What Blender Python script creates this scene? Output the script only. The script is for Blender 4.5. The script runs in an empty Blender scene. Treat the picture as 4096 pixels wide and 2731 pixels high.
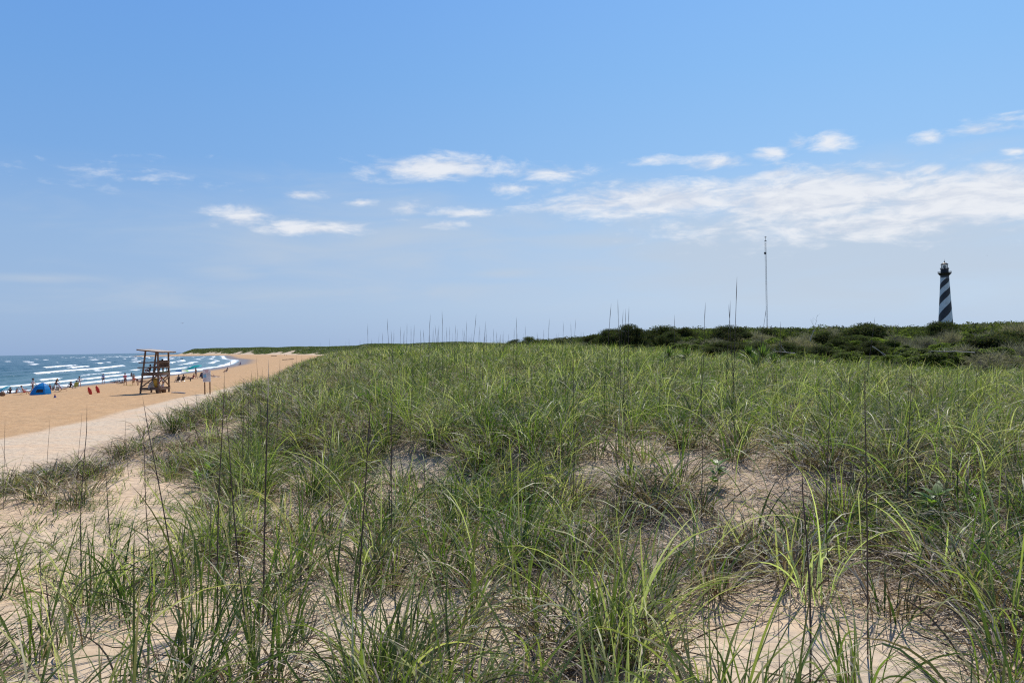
import bpy, bmesh, math, random
import numpy as np
from mathutils import Vector, Matrix

S = bpy.context.scene
C = S.collection
R = math.radians
rng = np.random.default_rng(11)
random.seed(11)

# ------------------------------------------------------------------ camera
EYE = Vector((0.0, 0.0, 5.7))
FPX = 3306.0                                   # focal length in pixels of a 4096 px wide frame
cam_d = bpy.data.cameras.new('camera')
cam = bpy.data.objects.new('camera', cam_d)
C.objects.link(cam)
CM = Matrix.Translation(EYE) @ Matrix.Rotation(R(90.33), 4, 'X') @ Matrix.Rotation(R(-1.05), 4, 'Z')
cam.matrix_world = CM
cam_d.sensor_width = 22.3
cam_d.lens = 22.3 * FPX / 4096
cam_d.clip_start = 0.05
cam_d.clip_end = 60000
S.camera = cam

# ------------------------------------------------------------------ light
SUN_EL, SUN_AZ = R(52), R(23)                  # azimuth measured from +Y (ahead) towards +X (right)
SUN_DIR = Vector((math.sin(SUN_AZ) * math.cos(SUN_EL), math.cos(SUN_AZ) * math.cos(SUN_EL), math.sin(SUN_EL)))
sl = bpy.data.lights.new('sun', 'SUN')
sl.energy = 5.0
sl.angle = R(0.5)
sl.color = (1.0, 0.95, 0.86)
so = bpy.data.objects.new('sun', sl)
so.rotation_euler = SUN_DIR.to_track_quat('Z', 'Y').to_euler()
so.location = (60, 60, 90)
C.objects.link(so)
S.view_settings.view_transform = 'Standard'
S.view_settings.look = 'None'
S.view_settings.exposure = 0.0
S.view_settings.gamma = 1.0
S.cycles.max_bounces = 8
S.cycles.transparent_max_bounces = 8
S.cycles.caustics_reflective = False
S.cycles.caustics_refractive = False
S.cycles.pixel_filter_type = 'BLACKMAN_HARRIS'
S.cycles.filter_width = 1.2
S.cycles.use_denoising = False


# ------------------------------------------------------------------ node helper
class NT:
    def __init__(self, nt):
        self.nt = nt

    def n(self, typ, **kw):
        nd = self.nt.nodes.new(typ)
        for k, v in kw.items():
            setattr(nd, k, v)
        return nd

    def put(self, sock, v):
        if isinstance(v, bpy.types.NodeSocket):
            self.nt.links.new(v, sock)
        elif v is not None:
            if hasattr(sock, 'default_value') and sock.type == 'RGBA' and len(v) == 3:
                v = (*v, 1.0)
            sock.default_value = v

    def math(self, op, a, b=None, c=None, clamp=False):
        nd = self.n('ShaderNodeMath', operation=op, use_clamp=clamp)
        self.put(nd.inputs[0], a)
        if b is not None: self.put(nd.inputs[1], b)
        if c is not None: self.put(nd.inputs[2], c)
        return nd.outputs[0]

    def vec(self, op, a, b=None):
        nd = self.n('ShaderNodeVectorMath', operation=op)
        self.put(nd.inputs[0], a)
        if b is not None: self.put(nd.inputs[1], b)
        return nd.outputs['Value'] if op in ('LENGTH', 'DOT_PRODUCT') else nd.outputs[0]

    def mix(self, f, a, b, blend='MIX'):
        nd = self.n('ShaderNodeMix', data_type='RGBA', blend_type=blend)
        self.put(nd.inputs[0], f)
        self.put(nd.inputs[6], a)
        self.put(nd.inputs[7], b)
        return nd.outputs[2]

    def ramp(self, f, stops):
        nd = self.n('ShaderNodeValToRGB')
        cr = nd.color_ramp
        while len(cr.elements) < len(stops):
            cr.elements.new(0.5)
        for e, (p, c) in zip(cr.elements, stops):
            e.position = p
            e.color = (*c, 1.0) if len(c) == 3 else c
        self.put(nd.inputs[0], f)
        return nd.outputs[0]

    def maprange(self, v, a, b, c=0.0, d=1.0, smooth=True):
        nd = self.n('ShaderNodeMapRange', interpolation_type='SMOOTHSTEP' if smooth else 'LINEAR')
        for i, q in enumerate((v, a, b, c, d)):
            self.put(nd.inputs[i], q)
        return nd.outputs[0]

    def noise(self, vec, scale, detail=4.0, rough=0.55, dist=0.0):
        nd = self.n('ShaderNodeTexNoise')
        if vec is not None: self.put(nd.inputs['Vector'], vec)
        self.put(nd.inputs['Scale'], scale)
        self.put(nd.inputs['Detail'], detail)
        self.put(nd.inputs['Roughness'], rough)
        self.put(nd.inputs['Distortion'], dist)
        return nd.outputs[0]

    def attr(self, name, what='Fac'):
        nd = self.n('ShaderNodeAttribute', attribute_name=name)
        return nd.outputs[what]

    def bump(self, h, strength, dist):
        nd = self.n('ShaderNodeBump')
        self.put(nd.inputs['Strength'], strength)
        self.put(nd.inputs['Distance'], dist)
        self.put(nd.inputs['Height'], h)
        return nd.outputs[0]


# ------------------------------------------------------------------ sky
W = bpy.data.worlds.new('World')
S.world = W
W.use_nodes = True
w = NT(W.node_tree)
bg = W.node_tree.nodes['Background']
tc = w.n('ShaderNodeTexCoord').outputs['Generated']
sky = w.n('ShaderNodeTexSky', sky_type='NISHITA')
sky.sun_disc = False
sky.sun_elevation = SUN_EL
sky.sun_rotation = SUN_AZ
sky.dust_density = 0.4
sky.ozone_density = 3.0
sp = w.n('ShaderNodeSeparateXYZ')
w.put(sp.inputs[0], tc)
X, Y, Z = sp.outputs
az = w.math('ARCTAN2', X, Y)
el = w.math('ARCSINE', Z)
# clear-air colour by elevation, brighter towards the sun's side
air = w.ramp(w.math('MULTIPLY', el, 1 / 1.5708), [
    (0.0, (0.38, 0.535, 0.78)), (0.03, (0.46, 0.61, 0.80)), (0.085, (0.42, 0.61, 0.83)),
    (0.14, (0.275, 0.53, 0.87)), (0.20, (0.23, 0.50, 0.89)), (0.255, (0.205, 0.47, 0.91)), (0.40, (0.10, 0.27, 0.68)), (1.0, (0.03, 0.09, 0.30))])
side = w.maprange(az, R(-34), R(30), 0.0, 1.0)
tint = w.mix(side, (0.72, 0.77, 0.87), (1.13, 1.06, 1.02))
air = w.mix(1.0, air, tint, 'MULTIPLY')
behind = w.maprange(w.math('ABSOLUTE', az), R(50), R(140), 0.0, 1.0)
air = w.mix(behind, air, w.mix(1.0, air, (0.7, 0.72, 0.76), 'MULTIPLY'))   # deeper blue away from the sun
nish = w.mix(1.0, sky.outputs[0], (0.085, 0.095, 0.118), 'MULTIPLY')
skyc = w.mix(0.14, air, nish)
# clouds: soft patches on the sky dome broken up by noise stretched along the horizon
cmb = w.n('ShaderNodeCombineXYZ')
w.put(cmb.inputs[0], az); w.put(cmb.inputs[1], el)
P = cmb.outputs[0]


def hor(px):
    return 1384.4 - (px - 2048) * math.tan(R(1.05))


def cloud_patch(px, py, rx, ry, wgt):
    a0 = math.atan((px - 2048) / FPX)
    e0 = math.atan((hor(px) - py) / FPX * math.cos(a0))
    k = math.cos(a0) ** 2
    v = w.vec('SUBTRACT', P, (a0, e0, 0))
    v = w.vec('MULTIPLY', v, (FPX / rx / k, FPX / ry / math.cos(a0), 0))
    return w.math('MULTIPLY', w.math('SUBTRACT', 1.0, w.vec('LENGTH', v)), wgt)


def union(lst):
    m = lst[0]
    for q in lst[1:]:
        m = w.math('MAXIMUM', m, q)
    return w.math('MAXIMUM', m, -1.5)


crisp = union([cloud_patch(*q) for q in [
    (1760, 672, 340, 56, 1.35), (2200, 690, 200, 36, .8), (2070, 752, 130, 26, .7), (2650, 800, 560, 84, 1.5),
    (3250, 790, 600, 130, 1.7), (3900, 790, 640, 140, 1.7), (3500, 890, 900, 90, 1.0), (2380, 825, 330, 34, 1.1), (3130, 690, 120, 46, .9), (2873, 650, 150, 38, .9),
    (3100, 613, 78, 34, .9), (3335, 566, 100, 40, .9), (3204, 571, 50, 24, .7), (2630, 641, 110, 16, .6),
    (3744, 548, 70, 26, .7), (3953, 512, 180, 32, .85), (4062, 470, 110, 20, .7), (3744, 679, 85, 30, .9),
    (3988, 670, 160, 44, .9), (4075, 606, 70, 18, .8), (975, 868, 150, 46, 1.1), (1254, 913, 290, 34, 1.2),
    (1228, 779, 105, 21, .9), (1454, 810, 80, 14, .8), (1637, 830, 60, 36, .7), (1880, 853, 140, 22, .8),
    (1811, 897, 80, 20, .7), (450, 695, 120, 16, .1), (557, 714, 80, 12, .4)]])
veil = union([cloud_patch(*q) for q in [
    (3400, 1000, 1600, 330, 1.1), (3500, 930, 800, 130, 1.5), (1500, 960, 1000, 200, .55), (190, 1112, 330, 24, .6), (930, 1092, 200, 46, .6),
    (2030, 1092, 230, 30, .65), (1650, 885, 280, 40, .6), (3100, 1110, 900, 60, .5), (1400, 1170, 1400, 60, .45), (2450, 960, 500, 60, .8)]])
n1 = w.noise(w.vec('MULTIPLY', P, (17, 58, 0)), 1.0, 9, 0.60, 0.5)
n2 = w.noise(w.vec('MULTIPLY', P, (48, 120, 0)), 1.0, 8, 0.60, 0.3)
n3 = w.noise(w.vec('MULTIPLY', P, (6, 30, 0)), 1.0, 6, 0.55, 0.6)
body = w.math('ADD', crisp, w.math('MULTIPLY', w.math('SUBTRACT', n1, 0.48), 2.5))
body = w.math('ADD', body, w.math('MULTIPLY', w.math('SUBTRACT', n2, 0.5), 1.3))
c1 = w.maprange(body, -0.15, 1.25)
c2 = w.maprange(w.math('ADD', veil, w.math('MULTIPLY', w.math('SUBTRACT', n3, 0.5), 1.6)), -0.25, 0.95)
skyc = w.mix(w.math('MULTIPLY', c2, 0.66), skyc, (0.53, 0.61, 0.715))
white = w.mix(w.maprange(n1, 0.35, 0.62), (0.66, 0.71, 0.81), (0.86, 0.88, 0.92))
skyc = w.mix(w.math('MULTIPLY', c1, 0.9), skyc, white)
# below the horizon: sea-blue
skyc = w.mix(w.maprange(Z, -0.02, 0.0), (0.12, 0.16, 0.2), skyc)
w.put(bg.inputs[0], skyc)
bg.inputs[1].default_value = 1.0


# ------------------------------------------------------------------ tagging
def tag(o, label=None, cat=None, group=None, kind=None):
    if label: o['label'] = label
    if cat: o['category'] = cat
    if group: o['group'] = group
    if kind: o['kind'] = kind
    return o


def empty(name, loc=(0, 0, 0), rz=0.0, parent=None):
    o = bpy.data.objects.new(name, None)
    C.objects.link(o)
    o.location = loc
    o.rotation_euler = (0, 0, rz)
    o.empty_display_size = 0.2
    if parent: o.parent = parent
    return o


def big_mesh(name, V, F, mat, attrs=None, parent=None, smooth=True):
    """numpy vertices (n,3) and faces (m,3|4) -> one mesh object."""
    me = bpy.data.meshes.new(name)
    V = np.ascontiguousarray(V, np.float32)
    F = np.ascontiguousarray(F, np.int32)
    k = F.shape[1]
    me.vertices.add(len(V)); me.vertices.foreach_set('co', V.ravel())
    me.loops.add(F.size); me.loops.foreach_set('vertex_index', F.ravel())
    me.polygons.add(len(F)); me.polygons.foreach_set('loop_start', np.arange(0, F.size, k, dtype=np.int32))
    if not smooth:
        me.polygons.foreach_set('use_smooth', np.zeros(len(F), bool))
    for an, av in (attrs or {}).items():
        if av.ndim == 1:
            a = me.attributes.new(an, 'FLOAT', 'POINT'); a.data.foreach_set('value', av.astype(np.float32))
        else:
            a = me.attributes.new(an, 'FLOAT_COLOR', 'POINT')
            q = np.ones((len(V), 4), np.float32); q[:, :3] = av
            a.data.foreach_set('color', q.ravel())
    me.update()
    me.materials.append(mat)
    o = bpy.data.objects.new(name, me)
    C.objects.link(o)
    if parent: o.parent = parent
    return o


class MB:
    """collects simple solids, builds them as one mesh."""
    def __init__(self):
        self.v, self.f = [], []

    def add(self, vs, fs):
        b = len(self.v)
        self.v += [tuple(p) for p in vs]
        self.f += [tuple(i + b for i in f) for f in fs]
        return self

    def box(self, c, s, rot=None):
        c = Vector(c)
        vs = []
        for z in (-.5, .5):
            for x, y in ((-.5, -.5), (.5, -.5), (.5, .5), (-.5, .5)):
                p = Vector((x * s[0], y * s[1], z * s[2]))
                if rot is not None: p = rot @ p
                vs.append(c + p)
        return self.add(vs, [(3, 2, 1, 0), (4, 5, 6, 7), (0, 1, 5, 4), (1, 2, 6, 5), (2, 3, 7, 6), (3, 0, 4, 7)])

    def bar(self, a, b, wd, ht, up=(0, 0, 1)):
        a, b = Vector(a), Vector(b)
        d = b - a
        y = d.normalized()
        u = Vector(up)
        if abs(y.dot(u)) > .97: u = Vector((1, 0, 0))
        x = y.cross(u).normalized()
        z = x.cross(y)
        return self.box((a + b) / 2, (wd, d.length, ht), Matrix((x, y, z)).transposed())

    def tube(self, pts, rad, n=6, cap=True):
        pts = [Vector(p) for p in pts]
        if not hasattr(rad, '__len__'): rad = [rad] * len(pts)
        vs, fs = [], []
        for i, p in enumerate(pts):
            t = (pts[min(i + 1, len(pts) - 1)] - pts[max(i - 1, 0)]).normalized()
            u = Vector((0, 0, 1)) if abs(t.z) < .9 else Vector((1, 0, 0))
            x = t.cross(u).normalized(); y = t.cross(x)
            for k in range(n):
                a = 2 * math.pi * k / n
                vs.append(p + (x * math.cos(a) + y * math.sin(a)) * rad[i])
        for i in range(len(pts) - 1):
            for k in range(n):
                k2 = (k + 1) % n
                fs.append((i * n + k, (i + 1) * n + k, (i + 1) * n + k2, i * n + k2))
        if cap:
            fs.append(tuple(range(n))); fs.append(tuple(range(len(pts) * n - 1, len(pts) * n - n - 1, -1)))
        return self.add(vs, fs)

    def lathe(self, prof, n=16, c=(0, 0, 0), sx=1.0, sy=1.0, rot=None):
        vs, fs = [], []
        c = Vector(c)
        for r, z in prof:
            for k in range(n):
                a = 2 * math.pi * k / n
                p = Vector((r * math.cos(a) * sx, r * math.sin(a) * sy, z))
                if rot is not None: p = rot @ p
                vs.append(c + p)
        for i in range(len(prof) - 1):
            for k in range(n):
                k2 = (k + 1) % n
                fs.append((i * n + k, i * n + k2, (i + 1) * n + k2, (i + 1) * n + k))
        fs.append(tuple(range(n - 1, -1, -1))); fs.append(tuple(range((len(prof) - 1) * n, len(prof) * n)))
        return self.add(vs, fs)

    def build(self, name, mat, parent=None, loc=None, smooth=False, bevel=0.0, rz=0.0):
        me = bpy.data.meshes.new(name)
        me.from_pydata(self.v, [], self.f)
        me.materials.append(mat)
        if smooth:
            me.shade_smooth()
        o = bpy.data.objects.new(name, me)
        C.objects.link(o)
        if parent: o.parent = parent
        if loc is not None: o.location = loc
        o.rotation_euler.z = rz
        if bevel:
            m = o.modifiers.new('bevel', 'BEVEL'); m.width = bevel; m.segments = 2; m.limit_method = 'ANGLE'
        return o


# ------------------------------------------------------------------ materials
def material(name, color, rough=0.6, var=0.25, scale=8.0, bump=0.0, spec=0.4, trans=0.0, metallic=0.0, coord='Object'):
    m = bpy.data.materials.new(name)
    m.use_nodes = True
    t = NT(m.node_tree)
    b = m.node_tree.nodes['Principled BSDF']
    co = t.n('ShaderNodeTexCoord').outputs[coord]
    nz = t.noise(co, scale, 6, 0.65)
    lo = tuple(c * (1 - var) for c in color)
    hi = tuple(min(1, c * (1 + var)) for c in color)
    t.put(b.inputs['Base Color'], t.mix(t.maprange(nz, 0.3, 0.7), lo, hi))
    b.inputs['Roughness'].default_value = rough
    b.inputs['Specular IOR Level'].default_value = spec
    b.inputs['Metallic'].default_value = metallic
    if bump:
        t.put(b.inputs['Normal'], t.bump(nz, 0.6, bump))
    if trans:
        out = m.node_tree.nodes['Material Output']
        tr = t.n('ShaderNodeBsdfTranslucent')
        t.put(tr.inputs[0], hi)
        ms = t.n('ShaderNodeMixShader')
        ms.inputs[0].default_value = trans
        t.nt.links.new(b.outputs[0], ms.inputs[1]); t.nt.links.new(tr.outputs[0], ms.inputs[2])
        t.nt.links.new(ms.outputs[0], out.inputs[0])
    return m


def leaf_material(name, trans=0.42, rough=0.42, spec=0.5, rand=0.0, tint=(1, 1, 1), thru=(1.30, 1.50, 0.75)):
    """colour from the mesh's 'col' attribute; light passes through the blade."""
    m = bpy.data.materials.new(name)
    m.use_nodes = True
    t = NT(m.node_tree)
    b = m.node_tree.nodes['Principled BSDF']
    col = t.mix(1.0, t.attr('col', 'Color'), tint, 'MULTIPLY')
    if rand:
        oi = t.n('ShaderNodeObjectInfo').outputs['Random']
        col = t.mix(1.0, col, t.ramp(oi, [(0, (1 - rand, 1 - rand * 1.1, 1 - rand)), (.5, (1, 1, 1)), (1, (1 + rand * 1.3, 1 + rand, 1.0))]), 'MULTIPLY')
    t.put(b.inputs['Base Color'], col)
    b.inputs['Roughness'].default_value = rough
    b.inputs['Specular IOR Level'].default_value = spec
    tr = t.n('ShaderNodeBsdfTranslucent')
    t.put(tr.inputs[0], t.mix(1.0, col, thru, 'MULTIPLY'))
    ms = t.n('ShaderNodeMixShader')
    ms.inputs[0].default_value = trans
    t.nt.links.new(b.outputs[0], ms.inputs[1]); t.nt.links.new(tr.outputs[0], ms.inputs[2])
    t.nt.links.new(ms.outputs[0], m.node_tree.nodes['Material Output'].inputs[0])
    return m


# ------------------------------------------------------------------ terrain shape
def _hash(ix, iy, s):
    n = (ix.astype(np.int64) * 374761393 + iy.astype(np.int64) * 668265263 + s * 974711) & 0xffffffff
    n = ((n ^ (n >> 13)) * 1274126177) & 0xffffffff
    n = n ^ (n >> 16)
    return (n & 0xffff) / 65535.0


def vn(x, y, s=0):
    ix, iy = np.floor(x), np.floor(y)
    fx, fy = x - ix, y - iy
    fx = fx * fx * (3 - 2 * fx); fy = fy * fy * (3 - 2 * fy)
    a, b = _hash(ix, iy, s), _hash(ix + 1, iy, s)
    c, d = _hash(ix, iy + 1, s), _hash(ix + 1, iy + 1, s)
    return (a * (1 - fx) + b * fx) * (1 - fy) + (c * (1 - fx) + d * fx) * fy


def fbm(x, y, s=0, o=3):
    r, a, t = 0.0, 1.0, 0.0
    for i in range(o):
        r = r + a * vn(x * 2 ** i, y * 2 ** i, s + i * 7); t += a; a *= .5
    return r / t - 0.5


def sm(a, b, x):
    t = np.clip((x - a) / (b - a), 0, 1)
    return t * t * (3 - 2 * t)


def curve(ys, xs, step=4.0, soft=9):
    """smoothed polyline x(y) with its slope."""
    yy = np.arange(ys[0], ys[-1], step)
    xx = np.interp(yy, ys, xs)
    k = np.ones(soft) / soft
    xx = np.convolve(np.pad(xx, soft // 2, mode='edge'), k, 'valid')[:len(yy)]
    g = np.gradient(xx, step)
    cs = 1 / np.sqrt(1 + g * g)
    return lambda y: (np.interp(y, yy, xx), np.interp(y, yy, cs))


SHORE = curve([-200, 50, 109, 145, 241, 350, 435, 520, 616, 800, 1000, 1108, 1165, 1230, 1320, 1500, 1700, 2000, 2600, 4000],
              [-69, -70, -73, -75, -90, -116, -142, -170, -210, -275, -345, -387, -470, -545, -605, -690, -730, -660, -300, 700])
FOOT = curve([-200, 0, 20, 50, 80, 150, 250, 378, 437, 560, 700, 900, 1100, 1350, 1500, 1600, 1700, 1900, 2200, 2800, 4000],
             [-16, -14, -16, -22, -25, -36, -50, -71, -86, -120, -165, -255, -350, -490, -580, -635, -690, -765, -700, -300, 800])


def shore_d(x, y):
    a, c = SHORE(y)
    return (x - a) * c


def H(x, y):
    x = np.asarray(x, float); y = np.asarray(y, float)
    dd = shore_d(x, y)
    beach = np.interp(dd, [-900, -60, -10, 0, 8, 25, 60, 200], [-14, -2.0, -.35, .18, .72, 1.2, 1.5, 1.8])
    beach = beach + .10 * fbm(x / 9, y / 9, 3) * sm(4, 20, dd) + .05 * fbm(x / 1.3, y / 1.3, 5) * sm(4, 20, dd)
    xf, cf = FOOT(y)
    e = (x - xf) * cf + 9 * fbm(x / 30, y / 30, 9) * sm(150, 400, y)
    crest = np.interp(y, [60, 150, 300, 437, 700, 1100, 1500, 3000], [4.8, 4.4, 4.9, 6.9, 7.9, 8.9, 10.4, 12])
    crest = crest + 4.2 * fbm(x / 55, y / 55, 21) * sm(200, 420, y)
    inland = 4.0 + .012 * np.clip(y - 60, 0, 200) + .5 * fbm(x / 25, y / 25, 31)
    far = beach + (crest - beach) * sm(0, 34, e)
    far = far + (inland - far) * sm(55, 150, e)
    zc = np.interp(y, [0, 7, 13, 18, 27, 38, 48, 60, 90], [4.05, 4.05, 4.14, 4.40, 4.64, 4.84, 4.94, 4.82, 4.4])
    yf = np.interp(x, [-6, -4, -2.5, 0, 1.3, 3, 6, 10], [12, 11.3, 10.4, 8, 6.5, 6.2, 6.6, 7.2]) + .9 * fbm(x / 1.4, y / 1.4, 45)
    zc = zc + .38 * sm(0, 2.0, y - yf)             # the hummock's face
    near = zc - .052 * np.clip(x - 2, 0, 20) * np.clip((y - 6) / 15, 0, 1)
    xb = np.interp(y, [0, 8, 11, 14, 19, 27, 35, 50, 80], [-5.2, -5.2, -4.9, -4.5, -4.5, -5.1, -6.5, -9.5, -17])
    t = (xb - x) / (xb - xf)
    k = sm(0, 1, t)
    near = near + (.22 * fbm(x / 3.1, y / 3.1, 41) + .12 * fbm(x / .9, y / .9, 43)) * (1 - k) + .25 * fbm(x / 9, y / 9, 47) * (1 - k) * sm(10, 20, y)
    near = near + (beach - near) * k
    wgt = sm(55, 110, y)
    return near * (1 - wgt) + far * wgt


CMi = np.array(CM.inverted())
CMa = np.array(CM)


def project(x, y, z):
    """world point -> pixel of the 4096 px photograph (used only to read the plan of the ground cover)."""
    q = CMi[:3, :3] @ np.stack([np.asarray(x, float), np.asarray(y, float), np.asarray(z, float)]) + CMi[:3, 3:4]
    return 2048 + FPX * q[0] / -q[2], 1365.5 - FPX * q[1] / -q[2]


def ray(px, py):
    d = CMa[:3, :3] @ np.array([(px - 2048) / FPX, -(py - 1365.5) / FPX, -1.0])
    return d


def at_depth(px, py, Y):
    d = ray(px, py)
    t = Y / d[1]
    return Vector((d[0] * t, Y, EYE.z + d[2] * t))


def on_ground(px, py, lift=0.0):
    d = ray(px, py)
    ts = np.geomspace(2.0, 3000, 6000)
    gz = np.maximum(H(d[0] * ts, d[1] * ts), 0.1)
    hit = np.argmax(EYE.z + d[2] * ts < gz)
    t = ts[hit] if hit else 2000.0
    x, y = d[0] * t, d[1] * t
    return Vector((x, y, float(max(H(x, y), 0.05)) + lift))


# ------------------------------------------------------------------ ground: one sheet out to the horizon
def polar_grid(r, a):
    rr, aa = np.meshgrid(r, a, indexing='ij')
    x, y = (rr * np.sin(aa)).ravel(), (rr * np.cos(aa)).ravel()
    n, m = len(r), len(a)
    i, j = np.meshgrid(np.arange(n - 1), np.arange(m - 1), indexing='ij')
    q = (i * m + j).ravel()
    F = np.stack([q, q + 1, q + m + 1, q + m], 1)
    return x, y, F


def make_ground():
    r = np.concatenate([[0.02, .4, .8, 1.2, 1.6], np.geomspace(1.9, 2600, 620), np.geomspace(2700, 26000, 14)])
    a = np.concatenate([np.radians(np.arange(-180, -44, 2.5)), np.radians(np.arange(-43.5, 43.5, .17)), np.radians(np.arange(44, 180.1, 2.5))])
    x, y, F = polar_grid(r, a)
    z = H(x, y)
    dd = shore_d(x, y)
    xf, cf = FOOT(y)
    e = (x - xf) * cf
    wet = 1 - sm(1.5, 9, dd + 3 * fbm(x / 14, y / 14, 51))
    pale = sm(-6.6, -5.6, e + 2.2 * fbm(x / 16, y / 16, 53) + .7 * fbm(x / 2.5, y / 2.5, 54))
    ev = e + 34 * fbm(x / 22, y / 60, 55, 4)
    veg = sm(7, 12, ev) * sm(60, 110, y)
    dark = np.maximum(veg, sm(24, 34, y) * sm(5, 10, x) * .8)
    duff_shade = np.zeros_like(x)
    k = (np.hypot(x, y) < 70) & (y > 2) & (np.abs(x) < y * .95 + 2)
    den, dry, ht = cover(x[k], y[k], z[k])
    duff_shade[k] = np.clip(sm(.45, .95, den) * .7 * sm(8, 13, y[k]) + .30 * (dry - 1.2) * sm(.2, .5, den), 0, 1)  # dead litter, plus shade under dense grass darkened into the sand colour
    m = bpy.data.materials.new('sand_and_dune')
    m.use_nodes = True
    t = NT(m.node_tree)
    b = m.node_tree.nodes['Principled BSDF']
    co = t.n('ShaderNodeTexCoord').outputs['Object']
    grain = t.noise(co, 260, 3, .7)
    mid = t.noise(co, 9, 6, .62)
    big = t.noise(co, .35, 5, .6)
    pw = t.attr('pale'); wt = t.attr('wet'); vg = t.attr('veg')
    tan = t.mix(t.maprange(mid, .3, .7), (.440, .278, .142), (.510, .335, .180))
    tan = t.mix(t.maprange(big, .35, .65), tan, t.mix(1.0, tan, (1.08, 1.05, 1.02), 'MULTIPLY'))
    mo = t.noise(t.vec('MULTIPLY', co, (.9, 1.4, 1)), 1.0, 5, .7)
    tan = t.mix(1.0, tan, t.mix(t.maprange(mo, .36, .62), (.86, .84, .82), (1.05, 1.05, 1.05)), 'MULTIPLY')
    cream = t.mix(t.maprange(mid, .3, .7), (.525, .415, .295), (.60, .49, .362))
    warm = t.mix(t.maprange(big, .3, .7), (1.06, .97, .90), (.98, 1.0, 1.02))
    cream = t.mix(1.0, cream, warm, 'MULTIPLY')
    col = t.mix(pw, tan, cream)
    col = t.mix(1.0, col, t.mix(t.maprange(grain, .35, .65, smooth=False), (.80, .80, .80), (1.14, 1.13, 1.12)), 'MULTIPLY')
    # dark flecks: wrack, shell bits
    fl = t.noise(co, 3.1, 5, .8)
    col = t.mix(t.math('MULTIPLY', t.maprange(fl, .645, .69), .6), col, (.16, .11, .075))
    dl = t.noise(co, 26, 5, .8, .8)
    df = t.math('MULTIPLY', t.attr('duff_shade'), t.maprange(dl, .36, .56))
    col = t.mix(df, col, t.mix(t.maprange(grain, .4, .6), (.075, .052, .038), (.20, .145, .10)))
    col = t.mix(wt, col, (.20, .145, .105))
    vn_ = t.noise(co, .22, 8, .72)
    green = t.ramp(vn_, [(.32, (.040, .056, .020)), (.46, (.080, .100, .034)), (.58, (.125, .130, .052)), (.70, (.26, .21, .125))])
    col = t.mix(vg, col, green)
    t.put(b.inputs['Base Color'], col)
    t.put(b.inputs['Roughness'], t.math('SUBTRACT', .92, t.math('MULTIPLY', wt, .55)))
    b.inputs['Specular IOR Level'].default_value = .25
    foot = t.noise(co, 1.9, 3, .55)
    rip = t.noise(t.vec('MULTIPLY', co, (7, 24, 7)), 1.0, 4, .6, .5)
    h = t.math('ADD', t.math('MULTIPLY', t.maprange(foot, .3, .62), .055), t.math('MULTIPLY', rip, .006))
    h = t.math('ADD', h, t.math('MULTIPLY', grain, .0022))
    h = t.math('MULTIPLY', h, t.math('SUBTRACT', 1.0, wt))
    t.put(b.inputs['Normal'], t.bump(h, .85, 1.0))
    o = big_mesh('ground', np.stack([x, y, z], 1), F, m, {'wet': wet, 'pale': pale, 'veg': dark, 'duff_shade': duff_shade})
    tag(o, 'pale dune sand running down to the tan beach and the far dunes', 'sand', kind='structure')


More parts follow.
